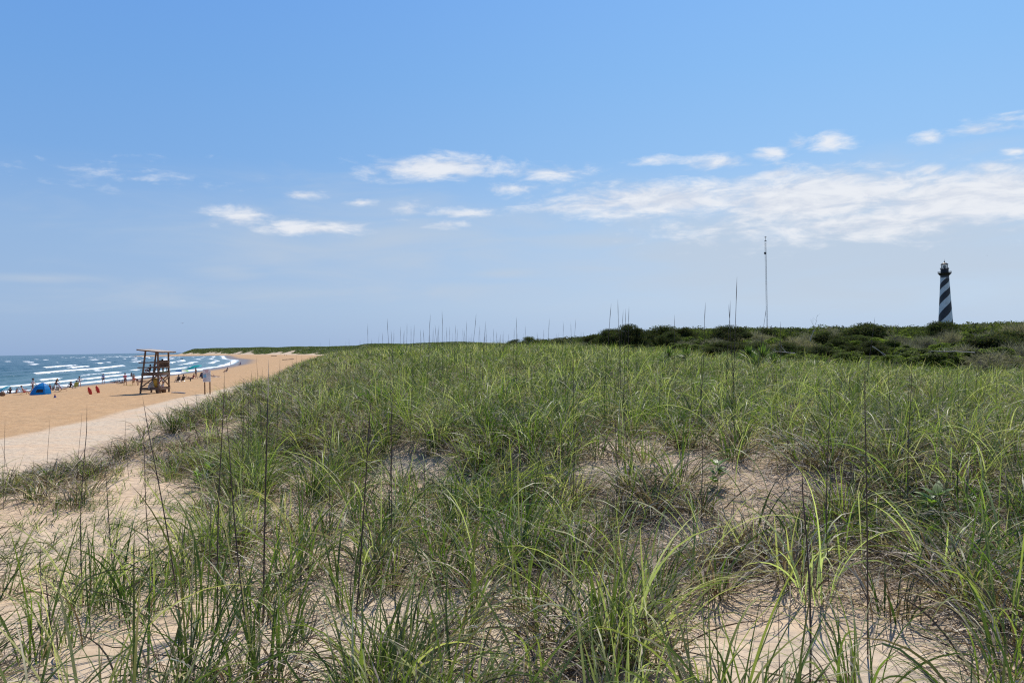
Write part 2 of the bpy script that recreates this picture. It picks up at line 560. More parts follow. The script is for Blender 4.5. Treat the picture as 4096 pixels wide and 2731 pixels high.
# ------------------------------------------------------------------ sea: one sheet with breaking swell
def make_sea():
    r = np.concatenate([np.geomspace(40, 95, 40)[:-1], np.geomspace(95, 700, 760)[:-1], np.geomspace(700, 3000, 330)[:-1], np.geomspace(3000, 40000, 60)])
    a = np.radians(np.concatenate([np.arange(-120, -48, 2.0), np.arange(-47, -14, .085), [-13.5, -12, -10, -6, 0, 6]]))
    x, y, F = polar_grid(r, a)
    u = np.maximum(-shore_d(x, y), -8)
    rr = np.hypot(x, y)
    wob = 9 * fbm(x / 45, y / 45, 61) + 2.6 * fbm(x / 11, y / 11, 63)
    uw = np.maximum(u + wob * sm(2, 25, u), -10)
    ph = 9.0 * np.log1p(np.maximum(uw + 10, 0) / 60.0)
    idx = np.floor(ph); s = ph - idx
    along = y
    act = vn(along / 42.0, idx * 3.17 + .5, 65) * .7 + vn(along / 13.0, idx * 5.1 + .5, 66) * .3
    thr = .13 * (1 - sm(230, 330, y)) * sm(12, 25, u) + np.interp(u, [0, 10, 30, 60, 110, 170, 260, 500], [.30, .46, .52, .56, .66, .76, .9, 1.3])
    # the long breaker beyond the sunbathers and the surf in front of the point
    boost = .42 * np.exp(-((u - 46) / 14) ** 2) * sm(205, 250, y) * (1 - sm(335, 380, y))
    boost = boost + .04 * sm(330, 420, y) * (1 - sm(1100, 1400, y)) * (u < 260)
    br = sm(0, .16, act + boost - thr)
    br_prev = sm(0, .16, vn(along / 42.0, (idx + 1) * 3.17 + .5, 65) * .7 + vn(along / 13.0, (idx + 1) * 5.1 + .5, 66) * .3 + boost - thr)
    amp = np.interp(u, [-8, 0, 10, 40, 90, 200, 600, 3000], [.02, .06, .22, .50, .62, .50, .42, .30])
    front = sm(.86, .985, s)
    hgt = amp * (np.exp(-s * 3.6) * (1 - front) + front)
    chop = .10 * fbm(x / 3.0, y / 6.0, 71) + .22 * fbm(x / 14.0, y / 22.0, 73)
    fade = 1 - sm(1500, 4000, rr)
    z = .05 + (hgt + chop * sm(0, 15, u)) * fade
    wide = .10 + .30 * vn(along / 9.0, idx * 2.3, 68)
    foam = br * (1 - sm(.02, wide, s)) + br_prev * sm(.86, .94, s)
    foam = np.maximum(foam, .40 * br * (1 - sm(.2, 1.0, s)) * (u < 40))
    foam = np.maximum(foam, 1.0 * (1 - sm(.2, 2.2, np.abs(u - 4.0 + 5 * fbm(x / 8, y / 8, 75)))))
    foam = foam + .4 * sm(.42, .49, fbm(x / 7, y / 3, 77, 2)) * sm(80, 160, u) * (1 - sm(1200, 3500, rr))
    foam = np.clip(foam, 0, 1.2)
    shallow = 1 - sm(0, 90, u)
    z = z + .10 * foam * (u > 1)
    m = bpy.data.materials.new('sea_water')
    m.use_nodes = True
    t = NT(m.node_tree)
    b = m.node_tree.nodes['Principled BSDF']
    co = t.n('ShaderNodeTexCoord').outputs['Object']
    fo = t.attr('foam'); sh = t.attr('shallow')
    f1 = t.noise(t.vec('MULTIPLY', co, (.8, .35, .8)), 1.0, 9, .72, .8)
    f2 = t.noise(co, .12, 4, .6)
    fm = t.maprange(t.math('ADD', fo, t.math('MULTIPLY', t.math('SUBTRACT', f1, .5), 2.3)), .38, .80)
    deep = t.mix(t.maprange(f2, .35, .65), (.016, .058, .070), (.026, .080, .090))
    wcol = t.mix(sh, deep, t.mix(t.maprange(f2, .35, .65), (.055, .125, .125), (.085, .16, .155)))
    t.put(b.inputs['Base Color'], t.mix(fm, wcol, (.86, .88, .90)))
    t.put(b.inputs['Roughness'], t.mix(fm, (.22, .22, .22), (.85, .85, .85)))
    b.inputs['IOR'].default_value = 1.33
    b.inputs['Specular IOR Level'].default_value = .5
    w1 = t.noise(t.vec('MULTIPLY', co, (.55, .30, .5)), 1.0, 6, .62, .4)
    w2 = t.noise(t.vec('MULTIPLY', co, (.06, .028, .05)), 1.0, 5, .6, .3)
    hh = t.math('ADD', t.math('MULTIPLY', w1, .55), t.math('MULTIPLY', w2, 3.2))
    t.put(b.inputs['Normal'], t.bump(hh, .75, 1.0))
    o = big_mesh('sea', np.stack([x, y, z], 1), F, m, {'foam': foam, 'shallow': shallow})
    tag(o, 'blue green sea with rows of white breakers rolling onto the beach', 'sea', kind='structure')


make_sea()


# ------------------------------------------------------------------ dune grass
def blades(base, azi, lean, droop, L, wd, tw, nseg, c0, c1, curl=0.0, clamp=False):
    N = len(base)
    t = np.linspace(0, 1, nseg + 1)[None, :]
    th = lean[:, None] + droop[:, None] * t ** 1.55
    az_ = azi[:, None] + (curl if np.isscalar(curl) else curl[:, None]) * t
    st, ct = np.sin(th), np.cos(th)
    sa, ca = np.sin(az_), np.cos(az_)
    D = np.stack([st * sa, st * ca, ct], 2)
    step = (L / nseg)[:, None, None]
    Pn = np.zeros((N, nseg + 1, 3))
    Pn[:, 1:] = np.cumsum((D[:, :-1] + D[:, 1:]) * .5 * step, 1)
    Pn += base[:, None, :]
    if clamp:
        g = H(Pn[:, :, 0].ravel(), Pn[:, :, 1].ravel()).reshape(N, -1)
        lift = (.004 + .035 * rng.random((N, 1))) * np.minimum(t * 8, 1)
        Pn[:, :, 2] = np.maximum(Pn[:, :, 2], g + lift)
    s0 = np.stack([ca, -sa, np.zeros_like(ca)], 2)
    n0 = np.stack([ct * sa, ct * ca, -st], 2)
    tw_ = tw[:, None, None] * (0.4 + t[:, :, None])
    sv = s0 * np.cos(tw_) + n0 * np.sin(tw_)
    prof = (.72 + .5 * np.minimum(t * 3, 1)) * (1 - .97 * t ** 2.2)
    hw = (wd[:, None] * .5 * prof)[:, :, None]
    V = np.stack([Pn - sv * hw, Pn + sv * hw], 2).reshape(N, -1, 3)
    k = 2 * (nseg + 1)
    q = np.arange(nseg) * 2
    f = np.stack([q, q + 1, q + 3, q + 2], 1)
    F = (f[None] + (np.arange(N) * k)[:, None, None]).reshape(-1, 4)
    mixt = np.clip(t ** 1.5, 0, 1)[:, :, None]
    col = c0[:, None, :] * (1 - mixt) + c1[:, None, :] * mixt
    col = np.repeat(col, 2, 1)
    return V.reshape(-1, 3), F, col.reshape(-1, 3)


class Acc:
    def __init__(self): self.V, self.F, self.Cc, self.n = [], [], [], 0

    def add(self, vfc):
        V, F, c = vfc
        self.V.append(V); self.F.append(F + self.n); self.Cc.append(c); self.n += len(V)

    def build(self, name, mat, parent=None):
        return big_mesh(name, np.concatenate(self.V), np.concatenate(self.F), mat, {'col': np.concatenate(self.Cc)}, parent)


M_GRASS = leaf_material('grass_blade', .42, .48, .35)
M_DRY = leaf_material('dry_grass', .22, .55, .4)

GREENS = np.array([[.034, .066, .013], [.060, .106, .018], [.100, .152, .030], [.22, .265, .080], [.42, .44, .21]])
GREEN_P = np.array([.18, .24, .26, .19, .13])
DRYS = np.array([[.46, .37, .28], [.30, .225, .165], [.15, .10, .072], [.07, .048, .038], [.62, .54, .44]])
DRY_P = np.array([.22, .22, .26, .20, .10])

# plan of the ground cover: (px, py, rx, ry, density multiplier, dry factor, height factor)
PLAN = [
    (500, 2560, 640, 270, .50, .22, 1.0), (1550, 2560, 560, 230, .55, .7, 1.0), (1500, 2150, 700, 180, .80, .9, 1.0),
    (3150, 2660, 470, 190, .05, 1.0, .9), (2980, 2480, 240, 90, .30, 2.0, .8), (3560, 2340, 300, 120, .42, 3.6, .85), (1300, 1780, 260, 90, .9, 2.6, .95),
    (2750, 2250, 520, 140, .65, 3.8, .9), (3150, 2010, 950, 180, .88, 2.6, .95),
    (330, 2150, 500, 260, .06, .3, .42), (520, 1975, 190, 95, .15, .5, .6), (90, 2260, 240, 140, .10, .4, .5), (730, 2080, 170, 180, .22, .6, .7),
    (1190, 1900, 130, 60, .20, 1.2, .8), (1620, 1880, 130, 55, .3, 1.4, .9), (1750, 2330, 170, 70, .25, 1.3, .9), (1210, 2490, 150, 90, .2, 1.0, .9),
    (180, 1945, 300, 105, 4.0, 1.3, 1.05), (620, 1840, 260, 110, .8, .9, .72), (2080, 1520, 110, 22, .3, 1.0, .8), (2250, 2560, 260, 120, .45, 1.6, 1.0),
    (2000, 2680, 420, 90, .7, 2.6, 1.0), (3900, 2450, 260, 180, .6, 2.0, .95),
]


def cover(x, y, z):
    px, py = project(x, y, z)
    den = np.ones_like(px); dry = np.ones_like(px); ht = np.ones_like(px)
    for (cx, cy, rx, ry, d, dr, hh) in PLAN:
        q = np.sqrt(((px - cx) / rx) ** 2 + ((py - cy) / ry) ** 2)
        k = 1 - sm(.75, 1.1, q)
        den = den * (1 - k) + den * d * k
        dry = dry * (1 - k) + dr * k
        ht = ht * (1 - k) + ht * hh * k
    xb = np.interp(y, [0, 8, 11, 14, 19, 27, 35, 50, 80], [-5.2, -5.2, -4.9, -4.6, -4.7, -5.4, -6.9, -10, -17])
    over = xb - x
    ht = ht * (1 - .34 * sm(-2.4, -.2, over) * sm(9, 12, y))
    den = den * (1 - sm(.5, 1.5 + .085 * np.maximum(y - 5, 0), over))
    den = den * np.where(y > 13, .75, .5) + den * np.where(y > 13, .5, .85) * sm(-.26, .2, fbm(x / 1.6, y / 1.6, 81))
    # the thicket takes over inland
    front = np.interp(x, [4, 7, 9, 12.5, 16, 30], [62, 52, 36, 28, 26, 24])
    den = den * (1 - sm(0, 4, y - front))
    return den, dry, ht


def pick(pal, p, n):
    c = pal[rng.choice(len(pal), n, p=p)]
    return c * (1 + .22 * (rng.random((n, 1)) - .5)) * (1 + .12 * (rng.random((n, 3)) - .5))


def grass_zone(acc, accd, r0, r1, per_m2, nb, width, nseg, ndry, half=37.0, hmul=1.0, litter=0):
    half = R(half)
    n = int(per_m2 * half * (r1 ** 2 - r0 ** 2))
    rr = np.sqrt(rng.random(n) * (r1 ** 2 - r0 ** 2) + r0 ** 2)
    aa = (rng.random(n) * 2 - 1) * half
    x, y = rr * np.sin(aa), rr * np.cos(aa)
    z = H(x, y)
    den, dry, ht = cover(x, y, z)
    keep = rng.random(n) < den
    x, y, z, dry, ht = x[keep], y[keep], z[keep], dry[keep], ht[keep]
    n = len(x)
    size = (.72 + .56 * rng.random(n)) * ht * hmul
    green = pick(GREENS, GREEN_P, n)
    patch = fbm(x / 4.5, y / 4.5, 91)
    yel = sm(.0, .3, patch)[:, None] * .38
    green = green * (1 - yel) + np.array([.155, .180, .070]) * yel
    k = rng.poisson(nb * (.55 + .45 * np.minimum(size, 1.2)), n) + 3
    ti = np.repeat(np.arange(n), k)
    N = len(ti)
    rad = .035 + .075 * rng.random(N)
    ba = rng.random(N) * 2 * math.pi
    bx = x[ti] + np.cos(ba) * rad; by = y[ti] + np.sin(ba) * rad
    base = np.stack([bx, by, z[ti] - .015], 1)
    azi = np.arctan2(np.cos(ba), np.sin(ba)) + rng.normal(0, .7, N)
    wind = .25
    azi = np.arctan2(np.sin(azi) + wind, np.cos(azi) - .05)
    lean = np.abs(rng.normal(.22, .20, N)) + .03
    droop = np.abs(rng.normal(1.25, .65, N)) * (.6 + .6 * size[ti])
    L = (.40 + .66 * rng.random(N) ** .8) * size[ti] * .92
    wd = width * (.6 + .7 * rng.random(N))
    tw = rng.normal(0, .6, N)
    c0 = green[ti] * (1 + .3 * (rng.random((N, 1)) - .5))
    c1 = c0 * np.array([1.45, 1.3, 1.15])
    tipdry = rng.random(N) < .25
    c1[tipdry] = pick(DRYS, DRY_P, N)[tipdry]
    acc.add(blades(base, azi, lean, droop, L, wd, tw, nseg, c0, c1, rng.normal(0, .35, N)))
    # last year's dead leaves: arching out and lying round the foot of each tuft
    kd = rng.poisson(ndry * np.minimum(dry, 4.5), n)
    ti = np.repeat(np.arange(n), kd)
    N = len(ti)
    if N:
        ba = rng.random(N) * 2 * math.pi
        rad = .02 + .16 * rng.random(N)
        base = np.stack([x[ti] + np.cos(ba) * rad, y[ti] + np.sin(ba) * rad, z[ti] + .005], 1)
        azi = np.arctan2(np.cos(ba), np.sin(ba)) + rng.normal(0, .9, N)
        lean = rng.uniform(.25, 1.25, N)
        droop = rng.uniform(.6, 2.2, N)
        L = rng.uniform(.22, .62, N) * (.7 + .4 * size[ti])
        c0 = pick(DRYS, DRY_P, N)
        accd.add(blades(base, azi, lean, droop, L, width * rng.uniform(.5, 1.05, N), rng.normal(0, .9, N), max(4, nseg - 1), c0, c0 * 1.1, rng.normal(0, .8, N), clamp=r1 < 30))
    return n


make_ground()
G, DG = Acc(), Acc()
for q in [(2.3, 7, 7.5, 20, .0098, 9, 46), (7, 14, 9.0, 26, .0090, 7, 52), (14, 28, 9.0, 24, .0105, 5, 36), (28, 66, 5.0, 20, .018, 4, 12)]:
    grass_zone(G, DG, *q, hmul=.92 if q[0] < 7 else .86 if q[0] < 14 else .74)


def litter(acc, n, r0, r1, half=36):
    """loose dead blades lying flat on the sand."""
    half = R(half)
    rr = np.sqrt(rng.random(n) * (r1 ** 2 - r0 ** 2) + r0 ** 2)
    aa = (rng.random(n) * 2 - 1) * half
    x, y = rr * np.sin(aa), rr * np.cos(aa)
    z = H(x, y)
    den, dry, ht = cover(x, y, z)
    keep = rng.random(n) < np.clip(den * .35 * np.minimum(dry, 1) + .30 * (dry - 1), .02, 1)
    x, y, z = x[keep], y[keep], z[keep]
    N = len(x)
    c0 = pick(DRYS, DRY_P, N)
    acc.add(blades(np.stack([x, y, z + .006], 1), rng.random(N) * 6.283, rng.uniform(1.0, 1.6, N), rng.normal(.2, .35, N), rng.uniform(.08, .42, N),
                   rng.uniform(.0035, .0075, N), rng.normal(0, .8, N), 6, c0, c0, rng.normal(0, 1.6, N), clamp=True))


litter(DG, 26000, 2.6, 10)


def sprigs(acc, n):
    """short young grass dotted over the open sand slope."""
    pxs = rng.uniform(0, 900, n); pys = rng.uniform(1880, 2420, n)
    pts = np.array([on_ground(a, b) for a, b in zip(pxs, pys)])
    k = rng.integers(3, 9, n)
    ti = np.repeat(np.arange(n), k)
    N = len(ti)
    base = pts[ti] + np.stack([rng.normal(0, .025, N), rng.normal(0, .025, N), np.full(N, -.01)], 1)
    c0 = pick(GREENS, GREEN_P, N)
    acc.add(blades(base, rng.normal(1.2, 1.2, N), rng.uniform(.2, 1.1, N), rng.uniform(.2, 1.2, N), rng.uniform(.07, .24, N),
                   rng.uniform(.004, .008, N), rng.normal(0, .6, N), 5, c0, c0 * 1.2, clamp=True))


sprigs(G, 420)


def long_arcs(acc, n):
    """a few long pale leaves arching clear of the rest."""
    y = rng.uniform(5, 24, n); x = y * rng.uniform(-.25, .6, n)
    z = H(x, y)
    den, dry, ht = cover(x, y, z)
    k = rng.random(n) < den
    x, y, z = x[k], y[k], z[k]
    N = len(x)
    c0 = np.array([[.28, .32, .12], [.42, .42, .22], [.20, .26, .08]])[rng.choice(3, N)]
    acc.add(blades(np.stack([x, y, z], 1), rng.random(N) * 6.283, rng.uniform(.05, .4, N), rng.uniform(1.5, 2.4, N), rng.uniform(.8, 1.25, N),
                   rng.uniform(.007, .012, N), rng.normal(0, .5, N), 10, c0, c0 * 1.2, rng.normal(0, .3, N)))


long_arcs(G, 700)
tag(G.build('dune_grass', M_GRASS), 'long green dune grass covering the sand slopes in tufts', 'grass', kind='stuff')
tag(DG.build('dry_grass', M_DRY), 'dead tan and brown grass leaves lying round the green tufts', 'dry grass', kind='stuff')


# grass caps of the far dunes: too far to tell one tuft from the next
def far_cover():
    n = 26000
    y = rng.uniform(150, 1700, n) ; 
    xf, cf = FOOT(y)
    e = rng.uniform(2, 60, n)
    x = xf + e / cf
    ok = (rng.random(n) < sm(6, 14, e + 34 * fbm(x / 22, y / 60, 55, 4))) & (x / y > -.68)
    x, y = x[ok], y[ok]
    n = len(x)
    s = np.interp(y, [150, 600, 1700], [.35, .7, 1.3])
    k = 5
    ti = np.repeat(np.arange(n), k)
    N = len(ti)
    z = H(x, y)
    base = np.stack([x[ti] + rng.normal(0, 1, N) * s[ti], y[ti] + rng.normal(0, 1, N) * s[ti], z[ti] - .1], 1)
    c0 = pick(np.array([[.060, .085, .028], [.095, .118, .040], [.14, .14, .06]]), np.array([.4, .4, .2]), N)
    return blades(base, rng.random(N) * 6.28, rng.uniform(.1, .7, N), rng.uniform(.1, .9, N), s[ti] * rng.uniform(.8, 1.5, N), s[ti] * .55, rng.normal(0, .5, N), 2, c0, c0 * 1.15)


FC = Acc(); FC.add(far_cover())
tag(FC.build('far_dune_grass', M_GRASS), 'low green grass capping the far dunes along the curving beach', 'grass', kind='stuff')


# ------------------------------------------------------------------ lighthouse
def lighthouse():
    D = 670.0
    foot = at_depth(3783, 1303, D)
    cx, cy = foot.x, D
    g = 3.0

    def zz(py): return at_depth(3780, py, D).z
    k = D / FPX
    root = empty('lighthouse', (cx, cy, g))
    tag(root, 'tall lighthouse with black and white spiral stripes rising behind the thicket', 'lighthouse')
    zy = lambda yz: zz(1000 + yz / 3.267) - g
    z_top = zy(330)
    # tower: curved taper
    zs = np.linspace(3.2, z_top, 90)
    r_at = np.interp(zs, [0, zy(990), zy(700), zy(420), z_top], [6.9, 5.55, 4.45, 3.45, 3.2])
    n = 96
    face = math.atan2(-cx, -cy)                    # heading of the side that looks at the viewer
    th = np.linspace(-math.pi, math.pi, n + 1)
    Pz = np.interp(-zs, [-zy(385), -zy(462), -zy(540), -zy(640), -zy(748), -zy(880), -zy(990), -3.0], [0, .5, 1, 1.5, 2, 2.5, 2.95, 4.0])
    up = zs > zy(385)
    Pz[up] = -(zs[up] - zy(385)) / (zy(385) - zy(462)) * .5
    tt, zg = np.meshgrid(th, zs)
    rg = np.repeat(r_at[:, None], n + 1, 1)
    # turning right as seen from the viewer is clockwise from above
    hx = face - tt
    V = np.stack([rg * np.sin(hx), rg * np.cos(hx), zg], 2).reshape(-1, 3)
    phase = (Pz[:, None] + tt / math.pi).ravel()
    phase = np.where(zg.ravel() > zy(362), 100.25, phase)
    i, j = np.meshgrid(np.arange(len(zs) - 1), np.arange(n), indexing='ij')
    q = (i * (n + 1) + j).ravel()
    F = np.stack([q, q + n + 1, q + n + 2, q + 1], 1)
    m = bpy.data.materials.new('lighthouse_paint'); m.use_nodes = True
    t = NT(m.node_tree); b = m.node_tree.nodes['Principled BSDF']
    fr = t.math('FRACT', t.attr('phase'))
    nz = t.noise(t.n('ShaderNodeTexCoord').outputs['Object'], .5, 6, .7)
    wh = t.mix(t.maprange(nz, .3, .75), (.78, .78, .78), (.62, .61, .60))
    bk = t.mix(t.maprange(nz, .3, .75), (.030, .028, .034), (.05, .046, .05))
    t.put(b.inputs['Base Color'], t.mix(t.math('LESS_THAN', fr, .5), wh, bk))
    b.inputs['Roughness'].default_value = .55
    big_mesh('tower', V, F, m, {'phase': phase}, root)
    brick = material('red_brick', (.30, .10, .07), .8, scale=1.5)
    MB().lathe([(8.6, 0), (8.6, .9), (8.0, 1.0), (7.6, 3.0), (7.1, 3.2)], 8).build('base', brick, root)
    black = material('black_iron', (.022, .021, .025), .5, scale=.8)
    gl = zy(300)
    mb = MB().lathe([(3.2, z_top - .2), (3.35, z_top + .1), (3.35, gl - 2.2), (3.7, gl - 1.1), (4.2, gl - .25), (5.05, gl - .2), (5.05, gl), (3.0, gl + .02)], 48)
    for a in range(16):                              # brackets under the gallery
        h = 2 * math.pi * a / 16
        c, s_ = math.cos(h), math.sin(h)
        mb.bar((3.3 * c, 3.3 * s_, gl - 2.1), (4.9 * c, 4.9 * s_, gl - .3), .22, .3)
    mb.build('gallery', black, root)

    def rail(r, z0, hh, nn, name):
        q = MB()
        for a in range(nn):
            h = 2 * math.pi * a / nn
            q.tube([(r * math.cos(h), r * math.sin(h), z0), (r * math.cos(h), r * math.sin(h), z0 + hh)], .06, 5)
        ring = [(r * math.cos(2 * math.pi * a / 48), r * math.sin(2 * math.pi * a / 48)) for a in range(49)]
        for f in (.35, .68, 1.0):
            q.tube([(x, y, z0 + hh * f) for x, y in ring], .05, 5, cap=False)
        q.build(name, black, root)
    rail(4.95, gl, 1.25, 24, 'railing')
    wr = zy(248)
    MB().lathe([(3.0, gl), (2.95, wr - .5), (3.1, wr - .3), (3.35, wr - .2), (3.35, wr), (2.5, wr + .01)], 40).build('watch_room', black, root)
    rail(3.25, wr, .9, 18, 'lantern_railing')
    lt = zy(190)
    lr = empty('lantern_room', (0, 0, 0), 0, root)
    q = MB()
    for a in range(10):
        h = 2 * math.pi * a / 10
        q.tube([(2.45 * math.cos(h), 2.45 * math.sin(h), wr), (2.45 * math.cos(h), 2.45 * math.sin(h), lt)], .11, 5)
    ring = [(2.45 * math.cos(2 * math.pi * a / 40), 2.45 * math.sin(2 * math.pi * a / 40)) for a in range(41)]
    for f in (.0, .5, 1.0):
        q.tube([(x, y, wr + .05 + (lt - wr - .1) * f) for x, y in ring], .09, 5, cap=False)
    q.build('mullions', black, lr)
    glass = bpy.data.materials.new('lantern_glass'); glass.use_nodes = True
    t = NT(glass.node_tree); b = glass.node_tree.nodes['Principled BSDF']
    b.inputs['Base Color'].default_value = (.9, .95, .97, 1); b.inputs['Roughness'].default_value = .03
    b.inputs['Alpha'].default_value = .22
    MB().lathe([(2.38, wr + .05), (2.38, lt - .05)], 20).build('panes', glass, lr)
    lens = material('lamp_housing', (.25, .24, .22), .3, metallic=.4)
    MB().lathe([(.5, wr), (.5, wr + .9), (1.0, wr + 1.0), (1.1, wr + 2.0), (.9, wr + 2.7), (.3, wr + 2.9)], 16).build('lamp', lens, root)
    rt = zy(158)
    MB().lathe([(2.85, lt - .05), (2.9, lt + .15), (2.3, lt + .75), (1.2, lt + 1.45), (.45, rt - .4), (.3, rt)], 30).build('roof', black, root)
    MB().lathe([(.05, rt - .1), (.35, rt + .1), (.5, rt + .5), (.35, rt + .85), (.08, rt + 1.05), (.05, rt + 2.4), (.01, rt + 2.5)], 12).build('finial', black, root)


lighthouse()


# ------------------------------------------------------------------ radio mast
def mast():
    D = 750.0
    p = at_depth(3069, 1315, D)
    top = at_depth(3062, 965, D).z
    root = empty('radio_mast', (p.x, D, 3.0))
    tag(root, 'thin grey lattice radio mast standing far behind the thicket', 'mast')
    met = material('galvanised_steel', (.085, .08, .085), .7, metallic=.0)
    h = top - 3.0
    q = MB()
    leg = [(.72 * math.cos(a), .72 * math.sin(a)) for a in (.5, .5 + 2.094, .5 + 4.189)]
    for x, y in leg:
        q.tube([(x, y, 0), (x, y, h)], .07, 5)
    z = 0
    k = 0
    while z < h - 2:
        for i in range(3):
            a, b = leg[i], leg[(i + 1) % 3]
            q.bar((*a, z), (*b, z + 2.2), .06, .06)
            q.bar((*a, z), (*b, z), .06, .06)
        z += 2.2; k += 1
    q.build('lattice', met, root)
    a = MB()
    a.lathe([(.3, h), (1.0, h + .1), (1.0, h + .5), (.3, h + .6)], 12)
    a.tube([(0, 0, h), (0, 0, h + 4.6)], .16, 6)
    a.lathe([(.2, h + 3.4), (1.1, h + 3.5), (1.1, h + 3.8), (.2, h + 3.9)], 12)
    a.build('antenna', met, root)
    d = MB(); d.lathe([(.05, 0), (1.0, .25), (1.15, .7)], 16, (-1.0, -.9, h - 11), rot=Matrix.Rotation(R(90), 3, 'X'))
    d.build('dish', met, root)


mast()

# ------------------------------------------------------------------ thicket shrubs
M_LEAF = leaf_material('shrub_leaf', .48, .75, .12, rand=.22)
M_LEAF_DARK = leaf_material('cedar_leaf', .35, .85, .08, rand=.25)
M_TWIG = material('grey_twig', (.17, .145, .135), .85, scale=4)
M_BARK = material('shrub_bark', (.115, .09, .075), .9, scale=5)
M_BLEACH = material('bleached_wood', (.52, .48, .44), .8, scale=6)


def unit(n):
    v = rng.normal(0, 1, (n, 3))
    return v / np.linalg.norm(v, axis=1)[:, None]


def cards(Pn, Nn, sx, sy):
    """quads lying across normals Nn."""
    n = len(Pn)
    a = unit(n)
    u = np.cross(Nn, a); u /= np.linalg.norm(u, axis=1)[:, None] + 1e-9
    v = np.cross(Nn, u)
    u = u * sx[:, None] * .5; v = v * sy[:, None] * .5
    V = np.stack([Pn - u * .7 - v, Pn + u * .7 - v, Pn + u + v * .4, Pn - u * .3 + v], 1).reshape(-1, 3)
    F = np.arange(n * 4).reshape(n, 4)
    return V, F


def shrub_proto(kind, seed):
    """a crown about 2 m high and 3 m wide: returns (foliage mesh object, branch mesh object) under one Empty."""
    global rng
    keep = rng
    rng = np.random.default_rng(500 + seed)
    root = empty('shrub')
    V, F, Cc, off = [], [], [], 0

    def put(v, f, c):
        nonlocal off
        V.append(v); F.append(f + off); Cc.append(np.repeat(c, 4, 0)); off += len(v)
    tips = []
    if kind == 'myrtle':
        nb = 30
        for i in range(nb):
            a, rr = rng.random() * 6.283, 1.25 * math.sqrt(rng.random())
            r = rng.uniform(.18, .40)
            c = np.array([rr * math.cos(a), rr * math.sin(a), (1.62 - .55 * (rr / 1.25) ** 2) - r * .55 - rng.random() * .42])
            tips.append(c)
            n = int(1700 * r)
            d = unit(n); d[:, 2] = np.where(rng.random(n) < .7, np.abs(d[:, 2]), d[:, 2])
            rad = r * rng.uniform(.62, 1.1, n)[:, None]
            Pn = c + d * rad * np.array([1.12, 1.12, .62])
            Nn = d + unit(n) * .8 + np.array([0, 0, .5]); Nn /= np.linalg.norm(Nn, axis=1)[:, None]
            v, f = cards(Pn, Nn, rng.uniform(.035, .07, n), rng.uniform(.06, .12, n))
            base = np.array([[.095, .130, .022], [.14, .18, .032], [.20, .235, .045], [.045, .060, .016]])[rng.choice(4, n, p=[.35, .3, .15, .2])]
            put(v, f, base * rng.uniform(.6, 1.45) * (1 + .35 * (rng.random((n, 1)) - .5)))
    elif kind == 'cedar':
        nb = 30
        for i in range(nb):
            a, rr = rng.random() * 6.283, 1.15 * math.sqrt(rng.random())
            r = rng.uniform(.16, .40)
            c = np.array([rr * math.cos(a) + .3 * rng.random(), rr * math.sin(a), rng.uniform(.55, 1.85) - .5 * (rr / 1.2) ** 2])
            tips.append(c)
            n = int(1500 * r)
            d = unit(n)
            rad = r * rng.uniform(.3, 1.25, n)[:, None]
            Pn = c + d * rad * np.array([1.5, 1.5, .55])
            Nn = unit(n) * .7 + np.array([0, 0, .8]); Nn /= np.linalg.norm(Nn, axis=1)[:, None]
            v, f = cards(Pn, Nn, rng.uniform(.02, .045, n), rng.uniform(.08, .17, n))
            base = np.array([[.040, .056, .022], [.058, .076, .028], [.085, .098, .036], [.10, .078, .045]])[rng.choice(4, n, p=[.4, .32, .18, .1])]
            put(v, f, base * (1 + .35 * (rng.random((n, 1)) - .5)))
    else:                                             # bare: a cloud of grey twigs with few leaves
        nb = 16
        for i in range(nb):
            a, rr = rng.random() * 6.283, 1.2 * math.sqrt(rng.random())
            c = np.array([rr * math.cos(a), rr * math.sin(a), 1.45 - .6 * (rr / 1.2) ** 2 - rng.random() * .35])
            tips.append(c)
            n = 300
            d = unit(n); d[:, 2] = np.abs(d[:, 2]) * .8 - .15
            Pn = c + d * rng.uniform(.05, .62, n)[:, None]
            u = d + unit(n) * .5; u /= np.linalg.norm(u, axis=1)[:, None]
            sd = np.cross(u, unit(n)); sd /= np.linalg.norm(sd, axis=1)[:, None]
            L = rng.uniform(.12, .34, n)[:, None]; wd = rng.uniform(.005, .012, n)[:, None]
            v = np.stack([Pn - sd * wd, Pn + sd * wd, Pn + u * L + sd * wd * .2, Pn + u * L - sd * wd * .2], 1).reshape(-1, 3)
            g = np.array([.20, .18, .175]) * rng.uniform(.5, 1.5, (n, 1))
            put(v, np.arange(n * 4).reshape(n, 4), g)
            n = 70
            Pn = c + unit(n) * rng.uniform(.1, .6, n)[:, None]
            v, f = cards(Pn, unit(n), rng.uniform(.03, .06, n), rng.uniform(.05, .1, n))
            put(v, f, np.array([.085, .10, .035]) * rng.uniform(.6, 1.3, (n, 1)))
    mat = {'myrtle': M_LEAF, 'cedar': M_LEAF_DARK, 'bare': M_LEAF_DARK}[kind]
    big_mesh('crown', np.concatenate(V), np.concatenate(F), mat, {'col': np.concatenate(Cc)}, root, smooth=False)
    q = MB()
    for c in tips[:18]:
        a = rng.normal(0, .12, 2)
        m1 = Vector(c) * .45 + Vector((rng.normal(0, .12), rng.normal(0, .12), -.05))
        q.tube([(a[0], a[1], -.25), m1, Vector(c) * .8 + Vector((0, 0, .02)), c], [.055, .035, .022, .008], 5)
    q.build('branches', M_TWIG if kind == 'bare' else M_BARK, root)
    rng = keep
    return root


def copy_tree(o, parent=None):
    c = o.copy(); C.objects.link(c)
    if parent: c.parent = parent
    for ch in list(o.children): copy_tree(ch, c)
    return c


PROTO = {k: [shrub_proto(k, i * 3 + j) for j in range(3)] for i, k in enumerate(('myrtle', 'cedar', 'bare'))}
used = set()


